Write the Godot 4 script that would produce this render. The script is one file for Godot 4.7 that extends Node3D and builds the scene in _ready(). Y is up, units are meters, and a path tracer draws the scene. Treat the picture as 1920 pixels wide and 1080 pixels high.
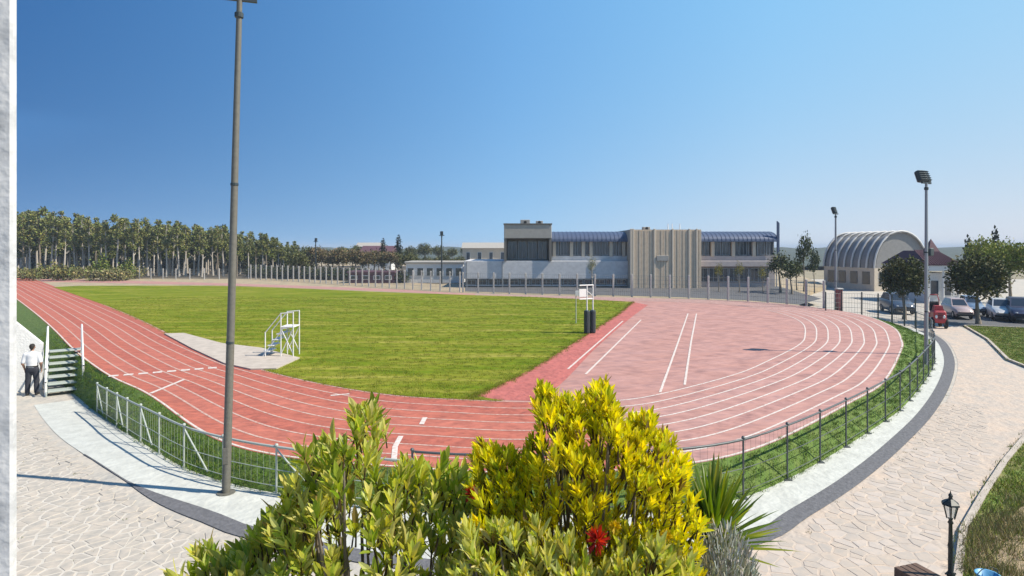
extends Node3D
# A running track with its field seen from a terrace; units are metres, the terrace looks towards -z.

var M := {}
var grain: NoiseTexture2D = null
var used := {}
var rng := RandomNumberGenerator.new()

# ---------------------------------------------------------------- helpers: objects
func numbered(called: String) -> String:
	if not used.has(called):
		used[called] = 0
		return called
	used[called] += 1
	return "%s_%03d" % [called, used[called]]

func thing(called: String, label: String, category: String, at := Vector3.ZERO, turn := 0.0, group := "") -> Node3D:
	var o := Node3D.new()
	o.name = numbered(called)
	add_child(o)
	o.position = at
	o.rotation.y = turn
	tag(o, label, category, group)
	return o

func tag(o: Node, label: String, category: String, group := "") -> void:
	o.set_meta("label", label)
	o.set_meta("category", category)
	if group != "":
		o.set_meta("group", group)

func put(called: String, mesh: Mesh, m: Material, parent: Node = null, at := Transform3D.IDENTITY) -> MeshInstance3D:
	var o := MeshInstance3D.new()
	o.mesh = mesh
	o.material_override = m
	o.transform = at
	if parent == null:
		o.name = numbered(called)
		add_child(o)
	else:
		o.name = called
		parent.add_child(o, true)
	return o

func struct(called: String, mesh: Mesh, m: Material) -> MeshInstance3D:
	var o := put(called, mesh, m)
	o.set_meta("kind", "structure")
	return o

func dup(o: Node3D, at: Vector3, turn: float, size: Vector3, label := "") -> Node3D:
	var r: Node3D = o.duplicate()
	var base: String = o.name
	r.name = numbered(base.rstrip("0123456789").trim_suffix("_"))
	add_child(r)
	r.position = at
	r.rotation.y = turn
	r.scale = size
	if label != "":
		r.set_meta("label", label)
	return r

# ---------------------------------------------------------------- helpers: shapes
func new_st() -> SurfaceTool:
	var st := SurfaceTool.new()
	st.begin(Mesh.PRIMITIVE_TRIANGLES)
	st.set_smooth_group(-1)
	return st

func done(st: SurfaceTool) -> ArrayMesh:
	st.generate_normals()
	return st.commit()

func tri(st: SurfaceTool, a: Vector3, b: Vector3, c: Vector3) -> void:
	st.add_vertex(a)
	st.add_vertex(c)
	st.add_vertex(b)

# corners run counter-clockwise seen from outside
func quad(st: SurfaceTool, a: Vector3, b: Vector3, c: Vector3, d: Vector3) -> void:
	tri(st, a, b, c)
	tri(st, a, c, d)

func box(st: SurfaceTool, lo: Vector3, hi: Vector3, t := Transform3D.IDENTITY) -> void:
	var p := []
	for i in 8:
		p.append(t * Vector3(hi.x if i & 1 else lo.x, hi.y if i & 2 else lo.y, hi.z if i & 4 else lo.z))
	quad(st, p[4], p[5], p[7], p[6])
	quad(st, p[1], p[0], p[2], p[3])
	quad(st, p[5], p[1], p[3], p[7])
	quad(st, p[0], p[4], p[6], p[2])
	quad(st, p[6], p[7], p[3], p[2])
	quad(st, p[0], p[1], p[5], p[4])

# a box with its upright and top edges cut back
func soft_box(st: SurfaceTool, lo: Vector3, hi: Vector3, b: float, t := Transform3D.IDENTITY) -> void:
	var rings := []
	for k in 4:
		var y: float = [lo.y, lo.y + b, hi.y - b, hi.y][k]
		var i: float = b if (k == 0 or k == 3) else 0.0
		var x0 := lo.x + i
		var x1 := hi.x - i
		var z0 := lo.z + i
		var z1 := hi.z - i
		var ring := []
		for q in [Vector2(x0 + b, z1), Vector2(x1 - b, z1), Vector2(x1, z1 - b), Vector2(x1, z0 + b), Vector2(x1 - b, z0), Vector2(x0 + b, z0), Vector2(x0, z0 + b), Vector2(x0, z1 - b)]:
			ring.append(t * Vector3(q.x, y, q.y))
		rings.append(ring)
	for k in 3:
		for i in 8:
			var j := (i + 1) % 8
			quad(st, rings[k][i], rings[k][j], rings[k + 1][j], rings[k + 1][i])
	for i in range(1, 7):
		tri(st, rings[3][0], rings[3][i], rings[3][i + 1])
		tri(st, rings[0][0], rings[0][i + 1], rings[0][i])

func tube(st: SurfaceTool, a: Vector3, b: Vector3, r0: float, r1: float, n := 8, caps := true) -> void:
	var w := (b - a).normalized()
	var u := w.cross(Vector3.RIGHT if absf(w.x) < 0.8 else Vector3.UP).normalized()
	var v := w.cross(u)
	var pa := []
	var pb := []
	for i in n:
		var d := u * cos(TAU * i / n) + v * sin(TAU * i / n)
		pa.append(a + d * r0)
		pb.append(b + d * r1)
	for i in n:
		var j := (i + 1) % n
		quad(st, pa[i], pa[j], pb[j], pb[i])
	if caps:
		for i in range(1, n - 1):
			tri(st, pb[0], pb[i], pb[i + 1])
			tri(st, pa[0], pa[i + 1], pa[i])

func smooth_tube(pts: Array, radii: Array, n := 8) -> ArrayMesh:
	var st := SurfaceTool.new()
	st.begin(Mesh.PRIMITIVE_TRIANGLES)
	st.set_smooth_group(0)
	add_path(st, pts, radii, n)
	return done(st)

func add_path(st: SurfaceTool, pts: Array, radii: Array, n := 8) -> void:
	var rings := []
	for k in pts.size():
		var w: Vector3 = (pts[mini(k + 1, pts.size() - 1)] - pts[maxi(k - 1, 0)]).normalized()
		var u := w.cross(Vector3.RIGHT if absf(w.x) < 0.8 else Vector3.UP).normalized()
		var v := w.cross(u)
		var ring := []
		for i in n:
			ring.append(pts[k] + (u * cos(TAU * i / n) + v * sin(TAU * i / n)) * float(radii[k]))
		rings.append(ring)
	for k in pts.size() - 1:
		for i in n:
			var j := (i + 1) % n
			quad(st, rings[k][i], rings[k][j], rings[k + 1][j], rings[k + 1][i])

func lathe(st: SurfaceTool, profile: Array, n := 12, at := Vector3.ZERO) -> void:
	for k in profile.size() - 1:
		for i in n:
			var a := TAU * i / n
			var b := TAU * (i + 1) / n
			var p: Vector2 = profile[k]
			var q: Vector2 = profile[k + 1]
			quad(st, at + Vector3(cos(a) * p.x, p.y, -sin(a) * p.x), at + Vector3(cos(b) * p.x, p.y, -sin(b) * p.x), at + Vector3(cos(b) * q.x, q.y, -sin(b) * q.x), at + Vector3(cos(a) * q.x, q.y, -sin(a) * q.x))

# flat outline (x, z) at height y, facing up
func sheet(pts: Array, y: float) -> ArrayMesh:
	var st := new_st()
	var p := PackedVector2Array(pts)
	var t := Geometry2D.triangulate_polygon(p)
	for i in range(0, t.size(), 3):
		up_tri(st, Vector3(p[t[i]].x, y, p[t[i]].y), Vector3(p[t[i + 1]].x, y, p[t[i + 1]].y), Vector3(p[t[i + 2]].x, y, p[t[i + 2]].y))
	return done(st)

func up_tri(st: SurfaceTool, a: Vector3, b: Vector3, c: Vector3) -> void:
	if (b - a).cross(c - a).y >= 0.0:
		tri(st, a, b, c)
	else:
		tri(st, a, c, b)

func up_quad(st: SurfaceTool, a: Vector3, b: Vector3, c: Vector3, d: Vector3) -> void:
	up_tri(st, a, b, c)
	up_tri(st, a, c, d)

# upright outline (x, y) between two depths z0 < z1
func slab(st: SurfaceTool, pts: Array, z0: float, z1: float, t := Transform3D.IDENTITY) -> void:
	var p := PackedVector2Array(pts)
	if Geometry2D.is_polygon_clockwise(p):
		p.reverse()
	var ix := Geometry2D.triangulate_polygon(p)
	for i in range(0, ix.size(), 3):
		var a := p[ix[i]]
		var b := p[ix[i + 1]]
		var c := p[ix[i + 2]]
		if (b - a).cross(c - a) < 0.0:
			var s := b
			b = c
			c = s
		tri(st, t * Vector3(a.x, a.y, z1), t * Vector3(b.x, b.y, z1), t * Vector3(c.x, c.y, z1))
		tri(st, t * Vector3(a.x, a.y, z0), t * Vector3(c.x, c.y, z0), t * Vector3(b.x, b.y, z0))
	var ccw := not Geometry2D.is_polygon_clockwise(p)
	for i in p.size():
		var a := p[i]
		var b := p[(i + 1) % p.size()]
		if not ccw:
			var s := a
			a = b
			b = s
		quad(st, t * Vector3(a.x, a.y, z0), t * Vector3(b.x, b.y, z0), t * Vector3(b.x, b.y, z1), t * Vector3(a.x, a.y, z1))

# ---------------------------------------------------------------- helpers: curves on the ground
func curve(pts: Array, per := 10) -> Array:
	var out := []
	for i in pts.size() - 1:
		var p0: Vector2 = pts[maxi(i - 1, 0)]
		var p1: Vector2 = pts[i]
		var p2: Vector2 = pts[i + 1]
		var p3: Vector2 = pts[mini(i + 2, pts.size() - 1)]
		for k in per:
			out.append(p1.cubic_interpolate(p2, p0, p3, float(k) / per))
	out.append(pts[-1])
	return out

func length_of(c: Array) -> float:
	var s := 0.0
	for i in c.size() - 1:
		s += c[i].distance_to(c[i + 1])
	return s

func resample(c: Array, n: int) -> Array:
	var whole := length_of(c)
	var out := []
	var i := 0
	var gone := 0.0
	for k in n + 1:
		var want := whole * k / n
		while i < c.size() - 2 and gone + c[i].distance_to(c[i + 1]) < want:
			gone += c[i].distance_to(c[i + 1])
			i += 1
		var seg: float = c[i].distance_to(c[i + 1])
		out.append(c[i].lerp(c[i + 1], clampf((want - gone) / maxf(seg, 0.0001), 0.0, 1.0)))
	return out

func mix_curves(a: Array, b: Array, t: float) -> Array:
	var out := []
	for i in a.size():
		out.append(a[i].lerp(b[i], t))
	return out

func shifted(c: Array, by: float) -> Array:
	var out := []
	for i in c.size():
		var d: Vector2 = (c[mini(i + 1, c.size() - 1)] - c[maxi(i - 1, 0)]).normalized()
		out.append(c[i] + Vector2(-d.y, d.x) * by)
	return out

# height of the paved ground: it dips towards the stairs on the far left
func low(x: float, z: float) -> float:
	return -0.5 * smoothstep(12.0, 20.0, -z) * smoothstep(5.0, 11.0, -x)

func on_low(p: Vector2, up := 0.0) -> Vector3:
	return Vector3(p.x, low(p.x, p.y) + up, p.y)

func ribbon(a: Array, b: Array, y: float, across := 1) -> ArrayMesh:
	var st := new_st()
	for i in a.size() - 1:
		for k in across:
			var t0 := float(k) / across
			var t1 := float(k + 1) / across
			var q: Array = [a[i].lerp(b[i], t0), a[i + 1].lerp(b[i + 1], t0), a[i + 1].lerp(b[i + 1], t1), a[i].lerp(b[i], t1)]
			up_quad(st, Vector3(q[0].x, y, q[0].y), Vector3(q[1].x, y, q[1].y), Vector3(q[2].x, y, q[2].y), Vector3(q[3].x, y, q[3].y))
	return done(st)

func low_ribbon(a: Array, b: Array, up: float, across := 4) -> ArrayMesh:
	var st := new_st()
	for i in a.size() - 1:
		for k in across:
			var t0 := float(k) / across
			var t1 := float(k + 1) / across
			up_quad(st, on_low(a[i].lerp(b[i], t0), up), on_low(a[i + 1].lerp(b[i + 1], t0), up), on_low(a[i + 1].lerp(b[i + 1], t1), up), on_low(a[i].lerp(b[i], t1), up))
	return done(st)

func stripe(st: SurfaceTool, c: Array, w: float, y: float) -> void:
	var a := shifted(c, -w / 2)
	var b := shifted(c, w / 2)
	for i in c.size() - 1:
		up_quad(st, Vector3(a[i].x, y, a[i].y), Vector3(a[i + 1].x, y, a[i + 1].y), Vector3(b[i + 1].x, y, b[i + 1].y), Vector3(b[i].x, y, b[i].y))

func inside(p: Vector2, poly: Array) -> bool:
	return Geometry2D.is_point_in_polygon(p, PackedVector2Array(poly))

# ---------------------------------------------------------------- materials
func lin(r: float, g: float, b: float) -> Color:
	return Color(r, g, b).linear_to_srgb()

func flat(c: Color, rough := 0.8, metal := 0.0) -> StandardMaterial3D:
	var m := StandardMaterial3D.new()
	m.albedo_color = c
	m.roughness = rough
	m.metallic = metal
	return m

func noise_tex(freq: float, stops: Array, sd: int, octaves := 5, size := 512, kind := FastNoiseLite.TYPE_SIMPLEX_SMOOTH) -> NoiseTexture2D:
	var n := FastNoiseLite.new()
	n.noise_type = kind
	n.seed = sd
	n.frequency = freq
	n.fractal_octaves = octaves
	n.fractal_gain = 0.55
	var g := Gradient.new()
	g.offsets = PackedFloat32Array()
	var off := []
	var col := []
	for i in stops.size():
		off.append(float(i) / (stops.size() - 1))
		col.append(stops[i])
	g.offsets = PackedFloat32Array(off)
	g.colors = PackedColorArray(col)
	var t := NoiseTexture2D.new()
	t.width = size
	t.height = size
	t.seamless = true
	t.noise = n
	t.color_ramp = g
	return t

# a surface of mottled colours, metres says how far one tile of the pattern reaches
func mottled(stops: Array, metres: Vector2, sd: int, rough := 0.85, freq := 0.008, octaves := 6, bump := 0.0) -> StandardMaterial3D:
	var m := flat(Color.WHITE, rough)
	m.albedo_texture = noise_tex(freq * (1.0 if metres.x > 3.0 else 2.0), stops, sd, octaves, 1024 if metres.x > 3.0 else 512)
	m.uv1_triplanar = true
	m.uv1_world_triplanar = true
	m.uv1_scale = Vector3(1.0 / metres.x, 1.0 / metres.x, 1.0 / metres.y)
	if bump > 0.0:
		if grain == null:
			var n := FastNoiseLite.new()
			n.seed = 7
			n.frequency = 0.06
			n.fractal_octaves = 4
			grain = NoiseTexture2D.new()
			grain.width = 512
			grain.height = 512
			grain.seamless = true
			grain.as_normal_map = true
			grain.bump_strength = 6.0
			grain.noise = n
		m.normal_enabled = true
		m.normal_texture = grain
		m.normal_scale = bump
	return m

func tones(base: Vector3, spread: float, warm := 0.0) -> Array:
	var out := []
	for k in 4:
		var f := 1.0 + spread * (k / 1.5 - 1.0)
		out.append(lin(base.x * f * (1.0 + warm * (k - 1.5) * 0.3), base.y * f, base.z * f * (1.0 - warm * (k - 1.5) * 0.3)))
	return out

func leafy(light_through := 0.35) -> StandardMaterial3D:
	var m := flat(Color.WHITE, 0.55)
	m.vertex_color_use_as_albedo = true
	m.metallic_specular = 0.25
	m.backlight_enabled = true
	m.backlight = Color(light_through, light_through, light_through * 0.4)
	m.cull_mode = BaseMaterial3D.CULL_DISABLED
	return m

func make_materials() -> void:
	M.ground = mottled(tones(Vector3(0.26, 0.22, 0.14), 0.25), Vector2(40, 40), 1)
	M.dirt = mottled(tones(Vector3(0.36, 0.29, 0.19), 0.22, 0.2), Vector2(14, 14), 2)
	M.pavement = mottled(tones(Vector3(0.44, 0.405, 0.355), 0.14, 0.1), Vector2(9, 9), 3, 0.85, 0.01, 7, 0.25)
	M.walk = mottled(tones(Vector3(0.50, 0.51, 0.475), 0.14), Vector2(6, 6), 4, 0.8, 0.012, 7, 0.2)
	M.strip = mottled(tones(Vector3(0.125, 0.125, 0.135), 0.25), Vector2(3, 3), 5, 0.85, 0.02, 6, 0.3)
	M.path = mottled(tones(Vector3(0.47, 0.395, 0.33), 0.10, 0.15), Vector2(7, 7), 6, 0.85, 0.01, 7, 0.25)
	M.red = mottled(tones(Vector3(0.41, 0.118, 0.076), 0.18), Vector2(24, 7), 7, 0.8, 0.02, 7, 0.3)
	M.pink = mottled(tones(Vector3(0.405, 0.215, 0.185), 0.06, -0.1), Vector2(60, 22), 8, 0.75, 0.02, 7, 0.3)  # paler than the red straight: sun glare on the bend painted into the colour
	M.runway = mottled(tones(Vector3(0.42, 0.12, 0.10), 0.18), Vector2(10, 10), 9, 0.8, 0.01, 7, 0.3)
	M.turf = mottled([lin(0.09, 0.14, 0.008), lin(0.125, 0.175, 0.010), lin(0.20, 0.215, 0.024), lin(0.34, 0.30, 0.085)], Vector2(46, 7), 10, 0.95, 0.006, 7, 0.5)
	M.turf.metallic_specular = 0.15
	M.bank = mottled([lin(0.07, 0.125, 0.018), lin(0.09, 0.16, 0.025), lin(0.12, 0.17, 0.032), lin(0.16, 0.17, 0.06)], Vector2(6, 6), 11, 0.95, 0.01, 7, 0.5)
	M.lawn = mottled([lin(0.10, 0.16, 0.02), lin(0.13, 0.20, 0.03), lin(0.17, 0.19, 0.05), lin(0.27, 0.22, 0.12)], Vector2(8, 8), 12, 0.95, 0.01, 7, 0.5)
	M.soil = mottled(tones(Vector3(0.34, 0.26, 0.17), 0.3), Vector2(2, 2), 13, 0.95, 0.02, 6, 0.6)
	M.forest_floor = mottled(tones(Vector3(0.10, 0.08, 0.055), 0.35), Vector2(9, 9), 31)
	M.asphalt = mottled(tones(Vector3(0.10, 0.10, 0.105), 0.2), Vector2(6, 6), 14)
	M.paint = mottled([lin(0.46, 0.27, 0.23), lin(0.58, 0.49, 0.44), lin(0.64, 0.59, 0.55), lin(0.66, 0.62, 0.58)], Vector2(2.6, 2.6), 15, 0.7, 0.02, 6)
	M.old_paint = mottled([lin(0.40, 0.13, 0.10), lin(0.47, 0.28, 0.23), lin(0.54, 0.40, 0.34), lin(0.56, 0.45, 0.39)], Vector2(2.6, 2.6), 16, 0.7, 0.02, 6)
	M.slab = mottled(tones(Vector3(0.45, 0.395, 0.34), 0.16), Vector2(4, 4), 17)
	M.plaster = mottled(tones(Vector3(0.66, 0.66, 0.65), 0.12), Vector2(2.2, 2.2), 18, 0.85, 0.012, 6, 0.4)
	M.old_plaster = mottled([lin(0.30, 0.31, 0.33), lin(0.50, 0.51, 0.53), lin(0.62, 0.62, 0.63), lin(0.66, 0.65, 0.64)], Vector2(1.6, 1.6), 19, 0.9, 0.006, 5, 0.2)
	M.wall_grey = mottled(tones(Vector3(0.56, 0.55, 0.55), 0.14), Vector2(5, 5), 20)
	M.wall_pinkish = mottled(tones(Vector3(0.42, 0.37, 0.36), 0.1), Vector2(5, 5), 21)
	M.wall_beige = mottled(tones(Vector3(0.57, 0.46, 0.34), 0.10), Vector2(4, 4), 22)
	M.wall_dark = flat(lin(0.16, 0.145, 0.125), 0.8)
	M.fascia = mottled(tones(Vector3(0.36, 0.34, 0.31), 0.1), Vector2(4, 4), 23)
	M.blue_roof = flat(lin(0.07, 0.095, 0.165), 0.55, 0.1)
	M.glass = flat(lin(0.03, 0.04, 0.055), 0.12)
	M.glass.metallic_specular = 0.7
	M.white = flat(lin(0.70, 0.70, 0.69), 0.55)
	M.concrete_post = mottled(tones(Vector3(0.50, 0.48, 0.46), 0.15), Vector2(1.5, 1.5), 24)
	M.white_post = mottled(tones(Vector3(0.46, 0.44, 0.42), 0.12), Vector2(1.5, 1.5), 24)
	M.steel = flat(lin(0.30, 0.32, 0.34), 0.45, 0.5)
	M.dark_steel = flat(lin(0.045, 0.06, 0.065), 0.5, 0.3)
	M.rail_grey = flat(lin(0.10, 0.11, 0.115), 0.5, 0.3)
	M.pole = mottled(tones(Vector3(0.135, 0.13, 0.11), 0.2), Vector2(0.8, 0.8), 25, 0.6)
	M.pale_steel = flat(lin(0.40, 0.44, 0.40), 0.5, 0.1)
	M.black_iron = flat(lin(0.018, 0.024, 0.024), 0.45, 0.2)
	M.wire = flat(lin(0.20, 0.22, 0.22), 0.5, 0.4)
	M.roof_grey = mottled(tones(Vector3(0.235, 0.23, 0.225), 0.12), Vector2(4, 4), 55, 0.6)
	M.roof_rib = flat(lin(0.56, 0.55, 0.53), 0.6)
	M.cream = mottled(tones(Vector3(0.58, 0.50, 0.40), 0.1), Vector2(5, 5), 26)
	M.maroon = flat(lin(0.10, 0.045, 0.06), 0.75)
	M.bark = mottled(tones(Vector3(0.20, 0.165, 0.125), 0.3), Vector2(0.7, 0.7), 27, 0.95)
	M.pale_bark = mottled(tones(Vector3(0.42, 0.38, 0.33), 0.3), Vector2(0.7, 0.7), 28, 0.95)
	M.leaf = leafy(0.30)
	M.near_leaf = leafy(1.0)
	M.near_leaf.metallic_specular = 0.35
	M.near_leaf.roughness = 0.4
	M.hill = mottled(tones(Vector3(0.06, 0.075, 0.06), 0.4), Vector2(30, 30), 29)
	M.tyre = flat(lin(0.02, 0.02, 0.02), 0.85)
	M.rim = flat(lin(0.4, 0.4, 0.42), 0.35, 0.7)
	M.lamp_glass = flat(lin(0.75, 0.76, 0.75), 0.2)
	M.wood = mottled(tones(Vector3(0.12, 0.075, 0.055), 0.3), Vector2(0.5, 0.5), 30)

# ---------------------------------------------------------------- vegetation
func tint(c: Vector3, spread: float) -> Color:
	var f := 1.0 + rng.randf_range(-spread, spread)
	return Color(c.x * f * rng.randf_range(0.85, 1.15), c.y * f, c.z * f * rng.randf_range(0.8, 1.2))

# a bent leaf folded along its midrib; broad says how far up it is widest
func leaf(st: SurfaceTool, at: Vector3, along: Vector3, side: Vector3, ln: float, w: float, bend := 0.15, fold := 0.25, broad := 0.45) -> void:
	var up := side.cross(along).normalized()
	var mid := []
	var lft := []
	var rgt := []
	for k in 5:
		var t: float = [0.0, 0.3, 0.6, 0.86, 1.0][k]
		var f := t / broad if t < broad else (1.0 - t) / (1.0 - broad)
		var ww: float = w * 0.5 * pow(clampf(f, 0.0, 1.0), 0.6)
		var c := at + along * ln * t + up * ln * bend * (0.5 * t - t * t)
		mid.append(c)
		lft.append(c - side * ww + up * ww * fold)
		rgt.append(c + side * ww + up * ww * fold)
	tri(st, mid[0], rgt[1], mid[1])
	tri(st, mid[0], mid[1], lft[1])
	for k in [1, 2]:
		quad(st, mid[k], rgt[k], rgt[k + 1], mid[k + 1])
		quad(st, lft[k], mid[k], mid[k + 1], lft[k + 1])
	tri(st, mid[3], rgt[3], mid[4])
	tri(st, lft[3], mid[3], mid[4])

func crown_mesh(lobes: Array, count: int, size: float, hue: Vector3, spread := 0.35, long := 1.0, hue2 := Vector3.ZERO, mix2 := 0.0) -> ArrayMesh:
	var st := new_st()
	var total := 0.0
	for l in lobes:
		total += l[1].x * l[1].y * l[1].z
	for l in lobes:
		var n := int(count * l[1].x * l[1].y * l[1].z / total) + 10
		for i in n:
			var d := Vector3(rng.randfn(), rng.randfn(), rng.randfn()).normalized()
			var r := pow(rng.randf(), 0.45) * (1.0 + 0.22 * sin(d.x * 7.0 + d.y * 5.0 + d.z * 6.0))
			var p: Vector3 = l[0] + d * l[1] * r
			var along := (d * 0.7 + Vector3(rng.randfn(), rng.randfn() * 0.7 + 0.1, rng.randfn()) * 0.7).normalized()
			var side := along.cross(Vector3(rng.randfn(), rng.randfn(), rng.randfn())).normalized()
			var s := size * rng.randf_range(0.6, 1.3)
			st.set_color(tint(hue2 if rng.randf() < mix2 else hue, spread))
			var a := p - along * s * 0.5 * long
			var b := p + along * s * 0.5 * long
			tri(st, a, p + side * s * 0.42, b)
			tri(st, a, b, p - side * s * 0.42 + side.cross(along) * s * 0.15)
	return done(st)

func trunk_mesh(h: float, r: float, limbs: int, reach: float, from: float, lean := 0.1) -> ArrayMesh:
	var st := SurfaceTool.new()
	st.begin(Mesh.PRIMITIVE_TRIANGLES)
	st.set_smooth_group(0)
	var pts := []
	var rad := []
	var off := Vector3(rng.randf_range(-lean, lean), 0, rng.randf_range(-lean, lean))
	for k in 7:
		var t := k / 6.0
		pts.append(Vector3(off.x * t * h + sin(t * 5.0 + off.x * 40.0) * r * 0.6, t * h, off.z * t * h + cos(t * 4.0) * r * 0.5))
		rad.append(r * (1.25 if k == 0 else 1.0) * (1.0 - 0.75 * t))
	add_path(st, pts, rad, 7)
	for i in limbs:
		var t := rng.randf_range(from, 0.95)
		var a: Vector3 = pts[int(t * 6)].lerp(pts[mini(int(t * 6) + 1, 6)], fmod(t * 6, 1.0))
		var ang := TAU * (i * 0.382 + rng.randf() * 0.2)
		var d := Vector3(cos(ang), rng.randf_range(0.25, 0.9), sin(ang)).normalized()
		var ln := reach * (1.1 - 0.5 * t) * rng.randf_range(0.7, 1.1)
		var rr := r * (1.0 - 0.75 * t) * 0.5
		add_path(st, [a, a + d * ln * 0.5 + Vector3(0, -0.04 * ln, 0), a + d * ln + Vector3(0, 0.12 * ln, 0)], [rr, rr * 0.7, rr * 0.25], 5)
	return done(st)

func make_tree(called: String, label: String, category: String, group: String, trunk: ArrayMesh, bark: Material, crown: ArrayMesh, at: Vector3, turn := 0.0, size := Vector3.ONE) -> Node3D:
	var t := thing(called, label, category, at, turn, group)
	put("trunk", trunk, bark, t)
	put("crown", crown, M.leaf, t)
	t.scale = size
	return t

func pine_variants() -> Array:
	var out := []
	for v in 5:
		var h := 9.0
		var lobes := []
		var n := 7 + v % 3
		for i in n:
			var t := float(i) / (n - 1)
			var rr := lerpf(1.0, 0.5, t) * rng.randf_range(0.75, 1.15)
			var a := rng.randf() * TAU
			lobes.append([Vector3(cos(a) * 0.75 * (1.1 - t), h * (0.42 + 0.54 * t), sin(a) * 0.75 * (1.1 - t)), Vector3(rr, rr * rng.randf_range(0.55, 0.9), rr)])
		out.append([trunk_mesh(h, 0.17, 12, 1.2, 0.35, 0.02), crown_mesh(lobes, 2300, 0.25, Vector3(0.13, 0.155, 0.045), 0.45, 1.5, Vector3(0.21, 0.21, 0.08), 0.35)])
	for v in 4:
		var h := 9.0
		var lobes := []
		for i in 6:
			var t := i / 5.0
			var a := i * 2.4 + rng.randf()
			var rr := rng.randf_range(0.38, 0.62)
			lobes.append([Vector3(cos(a) * 0.45, h * (0.56 + 0.40 * t), sin(a) * 0.45), Vector3(rr, rr * 1.25, rr)])
		out.append([trunk_mesh(h * 0.98, 0.16, 14, 0.8, 0.4, 0.025), crown_mesh(lobes, 1000, 0.22, Vector3(0.15, 0.17, 0.05), 0.45, 1.5, Vector3(0.24, 0.23, 0.09), 0.35)])
	return out

func round_variants(hue: Vector3, hue2: Vector3, count: int, size: float) -> Array:
	var out := []
	for v in 3:
		var lobes := []
		for i in 7:
			var a := TAU * i / 7.0 + rng.randf()
			var e := rng.randf_range(-0.3, 0.55)
			lobes.append([Vector3(cos(a) * 0.75, 2.6 + e, sin(a) * 0.75), Vector3(0.85, 0.75, 0.85) * rng.randf_range(0.7, 1.1)])
		lobes.append([Vector3(0, 3.0, 0), Vector3(1.0, 1.0, 1.0)])
		out.append([trunk_mesh(2.7, 0.14, 8, 1.2, 0.4, 0.03), crown_mesh(lobes, count, size, hue, 0.4, 1.1, hue2, 0.3)])
	return out

func bush_mesh(r: Vector3, count: int, size: float, hue: Vector3, hue2: Vector3) -> ArrayMesh:
	var lobes := [[Vector3(0, r.y * 0.55, 0), r * Vector3(0.75, 0.5, 0.75)]]
	for i in 5:
		var a := TAU * i / 5.0 + rng.randf()
		lobes.append([Vector3(cos(a) * r.x * 0.5, r.y * rng.randf_range(0.3, 0.75), sin(a) * r.z * 0.5), r * Vector3(0.45, 0.4, 0.45)])
	return crown_mesh(lobes, count, size, hue, 0.4, 1.2, hue2, 0.35)

func scatter(called: String, parent: Node, mesh: ArrayMesh, m: Material, where: Array, sizes: Vector2, label := "") -> void:
	var mm := MultiMesh.new()
	mm.transform_format = MultiMesh.TRANSFORM_3D
	mm.mesh = mesh
	mm.instance_count = where.size()
	for i in where.size():
		var s := rng.randf_range(sizes.x, sizes.y)
		mm.set_instance_transform(i, Transform3D(Basis(Vector3.UP, rng.randf() * TAU).scaled(Vector3(s, s * rng.randf_range(0.7, 1.3), s)), where[i]))
	var o := MultiMeshInstance3D.new()
	o.multimesh = mm
	o.material_override = m
	if parent == null:
		o.name = numbered(called)
		add_child(o)
		tag(o, label, "grass")
	else:
		o.name = called
		parent.add_child(o, true)
	o.set_meta("kind", "stuff")

func tuft_mesh(blades: int, spread: float, h: float, w: float, hue: Vector3, hue2: Vector3) -> ArrayMesh:
	var st := new_st()
	for i in blades:
		var a := rng.randf() * TAU
		var p := Vector3(cos(a), 0, sin(a)) * spread * sqrt(rng.randf())
		var l := Vector3(rng.randfn() * 0.4, 1.0, rng.randfn() * 0.4) * h * rng.randf_range(0.5, 1.2)
		var s := Vector3(cos(a * 3.0), 0, sin(a * 3.0)) * w
		st.set_color(tint(hue if rng.randf() < 0.7 else hue2, 0.35))
		tri(st, p - s, p + s, p + l)
	return done(st)

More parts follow.
